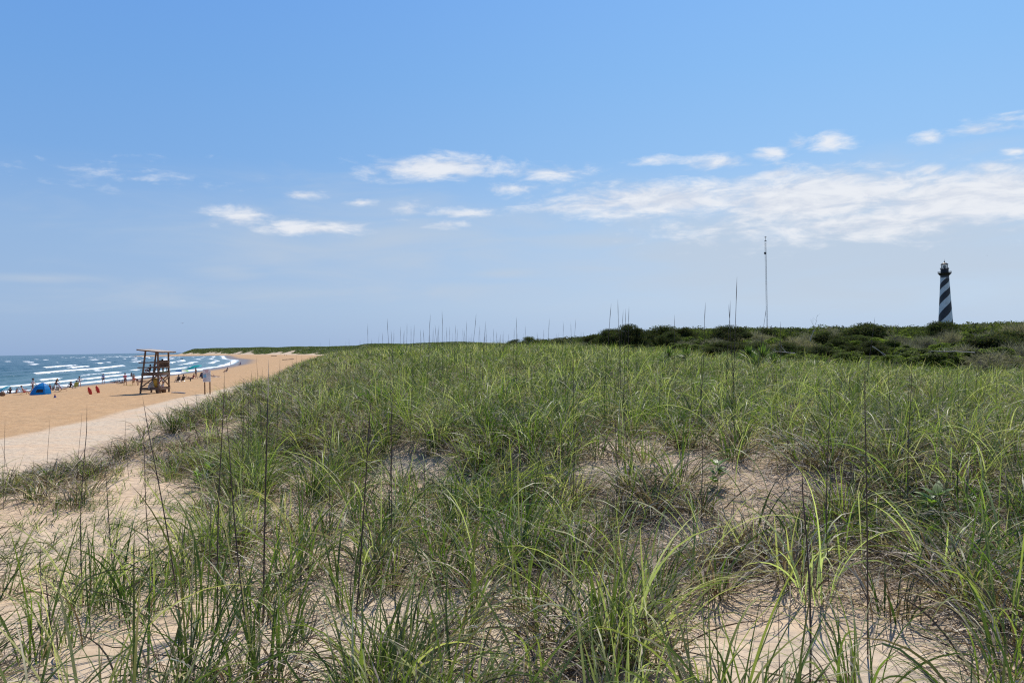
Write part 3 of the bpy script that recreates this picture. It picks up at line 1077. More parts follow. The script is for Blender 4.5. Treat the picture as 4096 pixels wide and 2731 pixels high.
def canopy_z(x, y):
    """height of the wind-clipped canopy top."""
    ax = np.clip((x / y - .05) / .55, 0, 1)
    base = np.interp(y, [24, 30, 40, 60, 100, 160, 260], [5.15, 5.42, 5.72, 6.25, 7.15, 8.2, 9.7])
    rise = np.interp(x / y, [-.1, .1, .2, .35, .5, .65], [-2.6, -.7, .05, -.1, -.25, .35]) * np.clip((y - 25) / 70, 0, 1.6)
    return base + rise + .55 * float(fbm(np.array(x / 7), np.array(y / 7), 97)) * min(1.0, y / 45)


LOOK = {'myrtle': 'bright green leafy shrub', 'cedar': 'dark green ragged evergreen shrub', 'bare': 'grey leafless twiggy shrub'}


def place_shrub(kind, x, y, h, wscale=None, label=None, group=None):
    p = random.choice(PROTO[kind])
    if id(p) not in used:
        used.add(id(p)); o = p
    else:
        o = copy_tree(p)
    g = float(H(x, y))
    sz = h / 1.75
    sw = wscale or (.46 + .36 * sz) * random.uniform(.8, 1.25)
    o.location = (x, y, g - .05)
    o.rotation_euler = (random.uniform(-.08, .08), random.uniform(-.08, .08), random.random() * 6.283)
    o.scale = (sw, sw * random.uniform(.85, 1.15), sz)
    px, py = project(np.array([x]), np.array([y]), np.array([g + h]))
    px = px[0]
    if label is None:
        where = ('below the lighthouse' if 3640 < px < 3930 else 'beyond the lighthouse' if px >= 3930 else
                 'between mast and lighthouse' if px > 3130 else 'below the radio mast' if px > 2980 else
                 'left of the radio mast' if px > 2640 else 'below the tallest skyline bush')
        row = 'at the thicket front edge' if y < 34 else 'in the thicket middle' if y < 52 else 'on the thicket skyline'
        label = f'{LOOK[kind]} {row} {where}'
        group = label.replace(' shrub ', ' shrubs ')
    tag(o, label, 'shrub', group)
    return o


def thicket():
    pts = []
    tries = 0
    while len(pts) < 280 and tries < 30000:
        tries += 1
        y = math.sqrt(random.uniform(25.5 ** 2, 78 ** 2))
        x = y * random.uniform(.03, .72)
        front = np.interp(x, [3, 5, 7, 9, 12.5, 16, 30], [70, 60, 50, 33, 29.5, 27.5, 25.5])
        if y < front or x / y > .70: continue
        gap = np.interp(y, [25, 40, 78], [1.4, 1.95, 2.9])
        if any((x - a) ** 2 + (y - b) ** 2 < gap * gap for a, b in pts): continue
        pts.append((x, y))
    for x, y in pts:
        front = np.interp(x, [3, 5, 7, 9, 12.5, 16, 30], [70, 60, 50, 33, 29.5, 27.5, 25.5])
        px = float(project(np.array([x]), np.array([y]), np.array([5.0]))[0][0])
        v = float(fbm(np.array(x / 6.0), np.array(y / 6.0), 99)) + random.uniform(-.16, .16)
        kind = 'bare' if v > .10 else 'cedar' if v < -.16 else 'myrtle'
        if px < 2750 and random.random() < .3: kind = 'cedar'
        if y - front < 2.5 and kind == 'bare' and random.random() < .6: kind = 'myrtle'
        h = canopy_z(x, y) - float(H(x, y))
        if kind == 'cedar' and random.random() < .5: h *= 1.14
        h *= random.uniform(.82, 1.2)
        place_shrub(kind, x, y, max(.7, h))


thicket()
# single bushes that stand out against the sky
for px, py, Y, kind, lab in [
    (2515, 1303, 52, 'cedar', 'tallest dark bush on the skyline where the thicket begins'),
    (2445, 1322, 53, 'cedar', 'small rounded dark bush left of the tallest skyline bush'),
    (2640, 1309, 55, 'cedar', 'broad dark bush on the skyline right of the tallest bush'),
    (2920, 1308, 56, 'cedar', 'flat topped dark cedar behind a pair of tall stalks'),
    (3455, 1303, 62, 'cedar', 'dark spiky topped bush midway between radio mast and lighthouse'),
    (2120, 1352, 92, 'cedar', 'small dark windswept bush alone above the dune crest'),
    (2062, 1364, 90, 'cedar', 'low dark bush at the left end of the thicket skyline'),
    (2010, 1378, 95, 'cedar', 'lowest dark bush peeping over the dune crest grass'),
    (2230, 1366, 82, 'cedar', 'low dark bush between the dune crest and the thicket'),
    (2330, 1360, 75, 'myrtle', 'green bush just left of where the thicket rises'),
    (2390, 1345, 66, 'cedar', 'dark bush on the left shoulder of the thicket'),
]:
    p = at_depth(px, py, Y)
    g = float(H(p.x, Y))
    place_shrub(kind, p.x, Y, p.z - g + .1, max(.55, (p.z - g) / 1.9), lab)


def far_wood():
    """the low wood further inland, one unbroken mass of crowns."""
    V, F, Cc, off = [], [], [], 0
    n = 1300
    y = np.sqrt(rng.uniform(72 ** 2, 330 ** 2, n)); x = y * rng.uniform(-.03, .74, n)
    for a, b in zip(x, y):
        if a < 8 and b < 110: continue
        if a / b < .03: continue
        zt = canopy_z(a, b) + rng.normal(0, .25)
        r = np.interp(b, [70, 330], [1.3, 3.2])
        m = 110
        d = unit(m); d[:, 2] = np.abs(d[:, 2])
        Pn = np.array([a, b, zt - r * .55]) + d * r * rng.uniform(.7, 1.1, m)[:, None] * np.array([1.15, 1.15, .6])
        Nn = d + unit(m) * .7; Nn /= np.linalg.norm(Nn, axis=1)[:, None]
        s = np.interp(b, [70, 330], [.16, .5])
        v, f = cards(Pn, Nn, s * rng.uniform(.5, 1.1, m), s * rng.uniform(.7, 1.6, m))
        tone = np.array([[.055, .072, .028], [.13, .16, .040], [.19, .17, .14], [.10, .125, .038]])[rng.choice(4, p=[.3, .3, .15, .25])]
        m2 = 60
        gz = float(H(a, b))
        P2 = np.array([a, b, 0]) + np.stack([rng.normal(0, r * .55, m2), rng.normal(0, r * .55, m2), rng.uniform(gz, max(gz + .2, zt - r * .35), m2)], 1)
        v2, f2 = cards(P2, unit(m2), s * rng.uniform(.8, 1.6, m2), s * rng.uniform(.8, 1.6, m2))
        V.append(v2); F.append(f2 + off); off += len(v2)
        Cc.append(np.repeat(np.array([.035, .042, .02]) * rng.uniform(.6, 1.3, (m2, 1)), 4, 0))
        V.append(v); F.append(f + off); off += len(v)
        Cc.append(np.repeat(tone * rng.uniform(.7, 1.3, (m, 1)), 4, 0))
    o = big_mesh('far_wood', np.concatenate(V), np.concatenate(F), M_LEAF_DARK, {'col': np.concatenate(Cc)}, smooth=False)
    tag(o, 'low dense wood of clipped crowns filling the land behind the thicket', 'wood', kind='stuff')


far_wood()


# bleached dead branches showing among the shrubs
def dead_branch(px, py, Y, length, rise, lab, turn):
    p = at_depth(px, py, Y)
    q = MB()
    rr = random.Random(px)
    def limb(a, d, L, r, depth):
        pts = [a]; v = Vector(d)
        for k in range(5):
            v = (v + Vector((rr.uniform(-.25, .25), rr.uniform(-.25, .25), rr.uniform(-.2, .2)))).normalized()
            pts.append(pts[-1] + v * L / 5)
        q.tube(pts, [r * (1 - .17 * k) * .42 for k in range(6)], 5)
        if depth:
            for k in (2, 3, 4):
                w2 = (v + Vector((rr.uniform(-1, 1), rr.uniform(-1, 1), rr.uniform(-.2, .9)))).normalized()
                limb(pts[k], w2, L * .5, r * .5, depth - 1)
    limb(Vector((0, 0, 0)), Vector((math.cos(turn), .2 * math.sin(turn), rise)).normalized(), length, .035, 2)
    o = q.build('dead_branch', M_BLEACH, None, p)
    tag(o, lab, 'branch')


dead_branch(3490, 1385, 31, 1.0, -.5, 'pale bare branch slanting down through the shrubs left of the lighthouse', 0)
dead_branch(3900, 1410, 28, 1.4, .12, 'long bleached branch lying along the thicket edge right of the lighthouse', 2.9)
dead_branch(3240, 1365, 34, .9, .9, 'white bare branches standing among shrubs right of the radio mast', 1.2)
dead_branch(3180, 1412, 28.5, .8, .25, 'short pale stick low in the shrubs right of the yuccas', 2.8)


# ------------------------------------------------------------------ yuccas
def yucca(px, py, Y, r, lab, dead=.3):
    p = at_depth(px, py, Y)
    g = float(H(p.x, Y))
    p.z -= .12
    root = empty('yucca_plant', (p.x, Y, p.z))
    tag(root, lab, 'yucca')
    def rosette(n, cols, low, high, name, zoff):
        azi = rng.random(n) * 6.283
        b = np.stack([.03 * np.sin(azi), .03 * np.cos(azi), np.full(n, zoff) + .05 * rng.random(n)], 1)
        c0 = cols[rng.choice(len(cols), n)] * rng.uniform(.8, 1.2, (n, 1))
        v, f, c = blades(b, azi, rng.uniform(low, high, n), rng.normal(.15, .1, n), r * rng.uniform(.75, 1.1, n), np.full(n, .038), rng.normal(0, .3, n), 5, c0, c0 * 1.15)
        big_mesh(name, v, f, M_GRASS, {'col': c}, root)
    rosette(70, np.array([[.05, .085, .024], [.08, .125, .035], [.12, .16, .05]]), .05, 1.55, 'leaves', 0)
    rosette(int(70 * dead), np.array([[.40, .33, .24], [.28, .2, .13]]), 1.3, 2.1, 'dead_leaves', -.03)
    MB().tube([(0, 0, g - p.z - .1), (0, 0, .04)], [.07, .05], 7).build('trunk', M_BARK, root)


yucca(3052, 1423, 25.0, .52, 'spiky yucca with bright upright leaves at the thicket edge below the radio mast', .45)
yucca(2998, 1422, 25.6, .46, 'spiky yucca with pale dead leaves left of the brighter yucca', .6)
yucca(3020, 1446, 23.6, .36, 'low bright green yucca in front of the larger pair')
yucca(3095, 1442, 24.2, .38, 'small yucca right of the brightest yucca at the grass edge')
yucca(2676, 1416, 27.0, .36, 'small dark yucca in the grass left of the larger yuccas', .5)
yucca(2740, 1419, 26.5, .36, 'small green yucca just right of the dark small one', .2)


# ------------------------------------------------------------------ sea oat stalks
M_STALK = material('dead_stalk', (.085, .058, .045), .7, var=.35, scale=14)
M_STALK_PALE = material('bleached_sheath', (.55, .47, .36), .7, scale=20)


def stalk(px0, py0, px1, py1, Y, lab=None, group=None, rad=.0042, pale=False, lean=0.0):
    """tip pixel, a lower pixel on the stalk, distance: a tapering dead stem from the sand to the tip."""
    a = at_depth(px0, py0, Y - lean)
    b = at_depth(px1, py1, Y)
    d = (b - a)
    if d.z > -1e-3: return None
    base = a.copy()
    for k in range(60):                               # follow the line down to the sand
        base = a + d * (k / 20.0)
        if base.z < float(H(base.x, base.y)) - .04: break
    rad *= .62 if Y > 8 else .8
    L = (a - base).length
    bow = Vector((random.uniform(-.018, .018), random.uniform(-.02, .02), 0)) * L
    root = empty('sea_oat_stalk', base)
    pts, rr = [], []
    for k in range(9):
        t = k / 8
        q = (a - base) * t * .86 + bow * math.sin(t * math.pi)
        pts.append(q); rr.append(rad * (1.05 - .45 * t))
    MB().tube(pts, rr, 6).build('stem', M_STALK, root, smooth=True)
    hp, hr = [], []
    for k in range(7):
        t = .85 + .15 * k / 6
        hp.append((a - base) * t + bow * math.sin(min(t, .86) / .86 * math.pi) * (1 if t < .86 else 0))
        hr.append(rad * ([.6, .8, .85, .75, .55, .3, .08] if rad > .0036 and Y > 8 else [.6, .56, .5, .4, .3, .18, .05])[k])
    MB().tube(hp, hr, 6).build('seed_head', M_STALK_PALE if pale else M_STALK, root, smooth=True)
    tag(root, lab, 'grass stalk', group)
    return root


NAMED = [
    (570, 1585, 679, 2233, 5.2, 'tall dark stalk leaning left over the sandy slope below the lifeguard stand', .0058),
    (348, 1611, 340, 2233, 5.6, 'straight dark stalk standing upright on the open sand slope', .0048),
    (327, 1650, 316, 1872, 8.6, 'thin stalk behind the straight dark stalk on the sand slope', .0042),
    (198, 1676, 192, 1929, 8.8, 'thin stalk rising from the tufts at the left edge, right of two others', .0042),
    (20, 1676, 17, 1880, 8.6, 'upright thin stalk at the extreme left edge of the tufts', .0042),
    (2, 1765, 35, 1880, 8.4, 'thin stalk leaning left at the extreme left edge', .004),
    (570, 1698, 610, 2233, 5.7, 'thin stalk close beside the tall left leaning stalk', .0045),
    (418, 1846, 462, 2300, 5.4, 'short slanting stalk between the upright and the left leaning stalks', .0045),
    (499, 1655, 508, 1790, 10.5, 'fine stalk above the small tufts below the lifeguard stand', .004),
    (775, 1615, 789, 1770, 10.5, 'fine stalk above the pale sand left of the warning sign posts', .004),
    (898, 1480, 880, 2233, 4.9, 'very tall dark stalk whose tip reaches the people beside the sign', .0055),
    (903, 1646, 960, 2233, 4.6, 'tall stalk leaning left, just right of the very tall one', .0055),
    (181, 2292, 197, 2480, 4.4, 'short thick broken stalk in the bottom left tufts', .0055),
    (163, 2144, 152, 2600, 4.1, 'hair thin stalk in the bottom left corner', .003),
    (1486, 1566, 1451, 2083, 4.7, 'thick brown stalk slanting up through the bottom centre', .0062),
    (1568, 1470, 1570, 2083, 5.6, 'straight thin stalk right of the thick slanting one', .004),
    (3207, 1850, 3225, 2400, 3.9, 'thickest brown stalk rising from the bare sand at bottom right', .0068),
    (3458, 1455, 3468, 2400, 4.2, 'long dark stalk right of the thickest one on the bare sand', .0052),
    (3115, 2290, 3119, 2600, 3.9, 'thin stalk left of the thickest one on the bare sand', .003),
    (3322, 1500, 3322, 2250, 5.2, 'long thin stalk between the two thick bottom right stalks', .0045),
    (3552, 1443, 3555, 1820, 9.0, 'dark stalk in the right grass, thicker than its neighbours', .0062),
    (3640, 1450, 3630, 1705, 9.5, 'upper stalk of a close pair in the right grass', .005),
    (3646, 1452, 3640, 2080, 6.6, 'longer stalk of a close pair in the right grass', .005),
    (3831, 1443, 3822, 1815, 9.0, 'stalk leaning right in the grass below the lighthouse', .005),
    (3905, 1455, 3910, 1750, 9.8, 'thin upright stalk right of the one leaning below the lighthouse', .0042),
    (3985, 1487, 3992, 1727, 9.6, 'last tall stalk towards the right edge of the grass', .0042),
    (2948, 1105, 2935, 1520, 11.5, 'tallest stalk against the sky, left of the radio mast', .0088),
    (2921, 1200, 2916, 1420, 13.5, 'stalk crossing another just left of the tallest sky stalk', .0085),
    (2914, 1216, 2930, 1420, 13.5, 'stalk tilted left, crossing its neighbour near the tallest one', .008),
    (2822, 1208, 2806, 1500, 13.0, 'lone stalk leaning right between two gaps in the skyline', .0085),
    (2445, 1212, 2422, 1480, 13.5, 'stalk leaning right, first of a loose row above the tallest bush', .0085),
    (2471, 1195, 2478, 1460, 13.5, 'tallest upright stalk in the loose row above the tallest bush', .0075),
    (2493, 1237, 2482, 1440, 14.5, 'third stalk of the loose row above the tallest bush, leaning right', .0065),
    (2502, 1235, 2502, 1440, 14.5, 'fourth stalk of the loose row above the tallest bush, upright', .0065),
    (2516, 1225, 2508, 1500, 14.0, 'last stalk of the loose row above the tallest bush', .0075),
    (2698, 1258, 2699, 1560, 13.0, 'short upright stalk above the gap right of the broad dark bush', .0065),
    (3066, 1225, 3052, 1330, 17.0, 'stalk leaning right against the foot of the radio mast', .0085),
    (3122, 1285, 3124, 1420, 17.0, 'short stalk just right of the radio mast', .008),
    (3499, 1268, 3486, 1400, 17.0, 'short stalk leaning right midway from radio mast to lighthouse', .009),
    (3594, 1292, 3580, 1400, 18.0, 'shorter slanting stalk left of the lighthouse', .007),
    (2066, 1267, 2062, 1500, 15.0, 'upright stalk over the small windswept bush', .0075),
    (2101, 1299, 2102, 1480, 17.0, 'stalk just right of the one over the windswept bush', .006),
    (2198, 1271, 2186, 1460, 16.0, 'stalk leaning right above the low left end of the thicket', .007),
    (1768, 1240, 1776, 1480, 14.5, 'tallest stalk on the dune crest left of centre', .007),
    (1722, 1255, 1705, 1490, 14.5, 'crest stalk leaning right, left of the tallest crest stalk', .007),
    (1905, 1252, 1885, 1490, 14.5, 'crest stalk leaning right, right of the tallest crest stalk', .007),
    (1549, 1272, 1556, 1460, 15.5, 'crest stalk leaning left above the left dune shoulder', .007),
    (1471, 1293, 1471, 1450, 15.5, 'lone upright stalk on the left dune shoulder', .006),
    (1657, 1297, 1652, 1490, 15.0, 'stalk above the brow between the left shoulder and the crest', .007),
]
for a in NAMED:
    stalk(a[0], a[1], a[2], a[3], a[4], a[5], None, a[6], lean=random.uniform(-.05, .05))
o = stalk(1075, 1432, 1062, 2083, 4.9, 'stout stalk with a broken pale frayed tip against the beach', None, .0075, True)

SHARED = 'thin dark bare stalk standing among many alike in the dune grass'
CREST = 'fine dark stalk among many alike breaking the skyline of the dune crest'
for (px, py, bx, by, Y) in [
    (1564, 1318, 1570, 1450, 17), (1602, 1305, 1602, 1450, 18), (1628, 1292, 1628, 1450, 17), (1644, 1305, 1645, 1450, 18), (1617, 1318, 1612, 1450, 19),
    (1682, 1315, 1683, 1450, 20), (1693, 1315, 1700, 1450, 20), (1740, 1297, 1752, 1450, 17), (1756, 1299, 1748, 1450, 17), (1787, 1308, 1786, 1450, 19),
    (1799, 1303, 1797, 1450, 19), (1823, 1297, 1815, 1450, 18), (1829, 1314, 1829, 1450, 21), (1851, 1314, 1856, 1450, 21), (1867, 1280, 1863, 1450, 17),
    (1857, 1318, 1864, 1450, 22), (1919, 1300, 1918, 1450, 18), (1942, 1283, 1936, 1450, 17), (1974, 1312, 1974, 1450, 20), (2003, 1332, 2001, 1450, 22),
    (2035, 1332, 2033, 1450, 22), (2057, 1310, 2056, 1450, 19), (2148, 1326, 2158, 1450, 20), (2175, 1315, 2175, 1450, 19), (2253, 1284, 2254, 1450, 17),
    (2283, 1288, 2288, 1450, 18), (2303, 1275, 2292, 1450, 17), (2324, 1325, 2324, 1450, 22), (2334, 1327, 2333, 1450, 22), (2363, 1328, 2364, 1450, 22),
    (2225, 1330, 2222, 1450, 22), (1530, 1330, 1530, 1450, 20), (1487, 1353, 1487, 1450, 20), (1500, 1365, 1501, 1450, 21), (1440, 1358, 1440, 1460, 20)]:
    stalk(px, py, bx, by, Y, CREST, 'stalks on the dune crest', .0062)
for i in range(70):                                   # the finer ones further back on the crest
    px = random.gauss(1850, 190)
    if not 1430 < px < 2420: continue
    Y = random.uniform(22, 38)
    stalk(px, random.uniform(1318, 1362) - (Y < 27) * 12, px + random.uniform(-7, 7), 1440, Y, CREST, 'stalks on the dune crest', .0058)
for (px, py, bx, by, Y) in [
    (1003, 1498, 1005, 1700, 9), (1025, 1425, 1037, 1600, 9.5), (1050, 1465, 1045, 1600, 10), (960, 1502, 962, 1660, 9), (973, 1508, 975, 1660, 9), (993, 1512, 992, 1640, 9.4),
    (1120, 1422, 1118, 1560, 11), (1185, 1412, 1192, 1560, 11), (1207, 1415, 1206, 1560, 12), (1245, 1415, 1247, 1540, 12), (1320, 1408, 1305, 1560, 12), (1280, 1365, 1285, 1500, 14),
    (1318, 1352, 1312, 1500, 14), (1342, 1422, 1342, 1520, 13), (1383, 1362, 1385, 1500, 15), (1396, 1350, 1398, 1500, 15), (1168, 1422, 1170, 1520, 13), (1218, 1452, 1221, 1540, 12),
    (2061, 1400, 2061, 1530, 13), (2261, 1410, 2262, 1600, 11), (2295, 1400, 2286, 1920, 7), (2420, 1380, 2421, 1550, 12), (2440, 1400, 2438, 1540, 13), (2481, 1410, 2476, 1480, 13),
    (2510, 1400, 2512, 1560, 12), (2546, 1400, 2547, 1540, 13), (2490, 1510, 2508, 1730, 8.5), (2805, 1500, 2803, 1900, 7), (2808, 1400, 2806, 1600, 11), (2933, 1420, 2931, 1660, 10),
    (2770, 1420, 2771, 1560, 13), (2760, 1420, 2763, 1570, 13), (2459, 1600, 2461, 1860, 7.6), (1701, 1690, 1703, 1860, 7.8), (1568, 1700, 1566, 1930, 7.0), (1312, 1730, 1313, 1990, 6.8),
    (3359, 1445, 3360, 1575, 12), (3370, 1470, 3365, 1580, 12), (3397, 1445, 3396, 1600, 11), (3425, 1450, 3435, 1570, 12), (3462, 1455, 3458, 1780, 9), (3512, 1470, 3511, 1560, 12),
    (3308, 1470, 3308, 1600, 12), (3720, 1455, 3722, 1600, 12), (3775, 1470, 3770, 1660, 10), (3862, 1500, 3866, 1760, 9), (3180, 1440, 3181, 1600, 13), (3108, 1440, 3107, 1560, 14),
    (3126, 1440, 3127, 1540, 14), (3085, 1420, 3087, 1530, 14), (2640, 1470, 2642, 1640, 10), (1905, 1440, 1900, 1640, 10), (1810, 1450, 1812, 1640, 10), (1655, 1440, 1650, 1660, 9.6),
    (1790, 1460, 1790, 1620, 11), (1735, 1470, 1738, 1620, 11), (2125, 1440, 2126, 1560, 12), (2190, 1450, 2188, 1560, 12), (1480, 1480, 1478, 1640, 10), (1560, 1440, 1558, 1660, 9)]:
    stalk(px, py, bx, by, Y, SHARED, 'stalks in the dune grass', .0048)


# ------------------------------------------------------------------ leafy weeds among the grass
M_WEED = leaf_material('weed_leaf', .45, .4, .5)


def weed(px, py, lab, s=.16, group=None):
    p = on_ground(px, py)
    n = 26
    V = []; F = []; Cc = []
    azi = rng.random(n) * 6.283
    el_ = rng.uniform(.2, 1.0, n)
    h = rng.uniform(.1, 1.0, n) * s * 1.7
    b = np.stack([.02 * np.sin(azi), .02 * np.cos(azi), h], 1)
    c0 = np.array([[.16, .26, .04], [.20, .30, .06], [.12, .20, .035]])[rng.choice(3, n)]
    v, f, c = blades(b, azi, el_ + .4, rng.uniform(.1, .7, n), s * rng.uniform(.5, .9, n), np.full(n, s * .30), rng.normal(0, .2, n), 6, c0, c0 * 1.1)
    root = empty('leafy_weed', p)
    tag(root, lab, 'weed', group)
    big_mesh('leaves', v, f, M_WEED, {'col': c}, root)
    MB().tube([(0, 0, -.03), (.01, 0, s), (0, .01, s * 1.8)], [.006, .004, .002], 5).build('stem', M_WEED if False else M_BARK, root)


weed(3745, 2140, 'bright green broad leaved weed, biggest of those at right', .20)
weed(3690, 2125, 'bright green broad leaved weed left of the biggest', .15)
weed(3880, 2070, 'pale green broad leaved weed low on the far right', .13)
weed(3935, 2110, 'small pale weed between grass stems near the right edge', .12)
weed(2870, 1950, 'broad leaved weed in the brown litter right of centre', .14)
weed(1510, 1610, 'round leaved weed in the grass below the dune crest', .16)
weed(1440, 1640, 'yellowish leafy weed left of the round leaved one', .15)
weed(1715, 1800, 'small leafy weed in the middle of the grass slope', .13)
weed(840, 1935, 'leafy weed at the foot of the left grass slope', .15)
weed(795, 1960, 'low leafy weed on the sand at the left slope foot', .12)


# ------------------------------------------------------------------ lifeguard stand
M_WOOD = material('weathered_wood', (.17, .112, .078), .85, var=.4, scale=5)
M_ROOFW = material('weathered_roof_boards', (.42, .35, .29), .85, var=.25, scale=4)
M_POSTW = material('treated_post', (.27, .145, .07), .8, var=.35, scale=6)


def lifeguard_stand():
    b = on_ground(634, 1573)
    u = Vector((.991, -.13, 0)); v = Vector((.13, .991, 0))
    c = b - u * 1.07 + v * 1.07
    z0 = min(float(H(c.x, c.y)), b.z)
    root = empty('lifeguard_stand', (c.x, c.y, z0), math.atan2(-.13, .991))
    tag(root, 'tall weathered wooden lifeguard stand with a sloping roof on the tan beach', 'lifeguard stand')
    xf = lambda z: -1.07 + .72 * z / 5.0
    rz = lambda x: 4.52 + (1.07 - x) * .11
    for y in (-1.07, 1.07):
        MB().bar((1.07, y, -.25), (1.07, y, rz(1.07)), .15, .15, (1, 0, 0)).build('post', M_WOOD, root, bevel=.012)
        MB().bar((xf(-.25), y, -.25), (xf(4.8), y, rz(xf(4.8))), .15, .15, (1, 0, 0)).build('post', M_WOOD, root, bevel=.012)
    q = MB()
    sl = Matrix.Rotation(math.atan(.11), 3, 'Y')
    for k in range(10):
        y = -1.42 + k * .31
        q.box((.28, y + .03, rz(.28) + .10), (2.95, .30, .045), sl)
    rf = q.build('roof', M_ROOFW, root, bevel=.008)
    q = MB()
    for y in (-1.07, 1.07):
        q.bar((-1.15, y, rz(-1.15) + .02), (1.7, y, rz(1.7) + .02), .06, .13)
    for x in (-1.16, 1.72):
        q.bar((x, -1.5, rz(x) + .06), (x, 1.5, rz(x) + .06), .05, .15)
    q.build('rafters', M_WOOD, rf)
    q = MB()
    for k in range(12):
        q.box((-.68 + k * .156, 0, 2.28), (.14, 2.1, .04))
    q.build('deck', M_WOOD, root)

    def frame(z, h, name, ext=0.0):
        q = MB()
        for y in (-1.17, 1.17):
            q.bar((xf(z) - .08 - ext, y, z), (1.15, y, z), .05, h)
        q.bar((1.17, -1.14, z), (1.17, 1.14, z), .05, h)
        return q.build(name, M_WOOD, root)
    frame(2.10, .30, 'deck_beam'); frame(.52, .27, 'lower_beam')
    MB().bar((xf(2.1) - .03, -1.14, 2.1), (xf(2.1) - .03, 1.14, 2.1), .05, .28).build('deck_beam', M_WOOD, root)
    frame(2.86, .12, 'rail', .55); frame(3.40, .12, 'rail', .5)
    q = MB()
    for k in range(7):
        z = .25 + .28 * k
        q.bar((xf(z) - .09, -1.12, z), (xf(z) - .09, 1.12, z), .10, .05)
    q.build('ladder', M_WOOD, root)
    MB().bar((xf(.7), -1.21, .62), (1.05, -1.21, 2.0), .04, .13).build('brace', M_WOOD, root)
    MB().bar((xf(.7), 1.21, .62), (1.05, 1.21, 2.0), .04, .13).build('brace', M_WOOD, root)
    MB().bar((1.21, -1.0, 2.0), (1.21, 1.0, .68), .13, .04).build('brace', M_WOOD, root)
    MB().bar((1.25, -1.0, .68), (1.25, 1.0, 2.0), .13, .04).build('brace', M_WOOD, root)
    q = MB()
    q.box((.72, 0, 2.78), (.62, 1.9, .05))
    for y in (-.85, 0, .85):
        q.box((.55, y, 2.53), (.08, .08, .46)); q.box((.98, y, 2.53), (.08, .08, .46))
    bn = q.build('bench', M_WOOD, root)
    q = MB()
    for k in range(7):
        q.bar((1.02, -.84 + k * .28, 2.84), (1.08, -.84 + k * .28, 3.62), .03, .17, (1, 0, 0))
    q.bar((1.10, -.98, 3.55), (1.10, .98, 3.55), .04, .10)
    q.build('backrest', M_WOOD, bn)
    return root


STAND = lifeguard_stand()
SM = Matrix.Translation(STAND.location) @ Matrix.Rotation(STAND.rotation_euler.z, 4, 'Z')
SRZ = STAND.rotation_euler.z


def on_stand(x, y, z): return SM @ Vector((x, y, z))


def surfboard(L, wd, th, name, mat, p, rot, lab, cat):
    vs, fs = [], []
    n, m = 18, 10
    for i in range(n + 1):
        t = i / n * 2 - 1
        hw = wd / 2 * max(.02, (1 - abs(t) ** 2.6)) ** .6
        for k in range(m):
            a = 2 * math.pi * k / m
            vs.append((math.cos(a) * hw, t * L / 2, math.sin(a) * th / 2 * (max(.05, 1 - abs(t) ** 3)) ** .5 + .06 * t * t))
    for i in range(n):
        for k in range(m):
            k2 = (k + 1) % m
            fs.append((i * m + k, i * m + k2, (i + 1) * m + k2, (i + 1) * m + k))
    fs += [tuple(range(m)), tuple(range(n * m + m - 1, n * m - 1, -1))]
    o = MB().add(vs, fs).build(name, mat, None, p, smooth=True)
    o.rotation_euler = rot
    return tag(o, lab, cat)


M_PALEB = material('pale_board', (.50, .50, .50), .4, var=.2, scale=3)
M_YEL = material('yellow_float', (.50, .30, .04), .5, scale=3)
M_RED = material('rescue_red', (.62, .045, .02), .38, var=.12, scale=4)
M_WHITE = material('white_plastic', (.75, .75, .74), .4, var=.06)
M_BROWN = material('brown_canvas', (.20, .115, .065), .85, scale=5)
M_DARK = material('dark_cloth', (.035, .035, .045), .8, var=.3, scale=6)
M_NAVY = material('navy_cloth', (.045, .06, .16), .75, scale=6)
M_METAL = material('aluminium_tube', (.55, .55, .56), .35, metallic=.7, var=.08)
M_POLE = material('umbrella_pole', (.30, .30, .31), .4, metallic=.5)

surfboard(2.35, .86, .13, 'rescue_board', M_PALEB, on_stand(.02, -.35, 1.0), (R(90), R(70), SRZ + R(90)), 'pale grey rescue board on its edge under the lifeguard stand', 'rescue board')
STAND_T = STAND.location.z
o = MB().lathe([(.02, -.52), (.16, -.48), (.24, -.3), (.25, .2), (.2, .42), (.06, .5), (.01, .51)], 14).build('rescue_float', M_YEL, None, on_stand(.62, -.82, 1.18), smooth=True)
o.rotation_euler = (R(8), R(-6), 0)
tag(o, 'ochre yellow rounded float standing under the lifeguard stand beside the near post', 'float')
q = MB()
ring = [(.33 * math.cos(a), .48 * math.sin(a), 0) for a in np.linspace(0, 2 * math.pi, 25)]
q.tube(ring, .10, 8, cap=False)
o = q.build('life_ring', M_WHITE, None, on_stand(.92, -.25, 1.15), smooth=True)
o.rotation_euler = (R(82), 0, SRZ + R(80))
tag(o, 'oval white life ring hanging under the right side of the lifeguard stand', 'life ring')
q = MB()
for a in (0, 1.57, 3.14, 4.71):
    c = Vector((.33 * math.cos(a), .48 * math.sin(a), 0)); tn = Vector((-.33 * math.sin(a), .48 * math.cos(a), 0)).normalized() * .08
    q.tube([c - tn, c + tn], .107, 8)
q.build('red_band', M_RED, o)
o = MB().lathe([(.05, 0), (.24, .04), (.31, .22), (.30, .42), (.2, .56), (.08, .60)], 14).build('canvas_sack', M_BROWN, None, on_stand(.70, -.45, .0), smooth=True)
tag(o, 'round brown canvas sack on the sand beneath the lifeguard stand', 'sack')
o = MB().lathe([(.05, 0), (.22, .03), (.27, .2), (.25, .36), (.12, .46), (.05, .47)], 14).build('canvas_sack', M_BROWN, None, on_stand(.85, .35, .0), smooth=True)
tag(o, 'smaller brown sack beside the round one beneath the lifeguard stand', 'sack')
M_TOWELY = material('lime_towel', (.42, .46, .05), .85, scale=9)


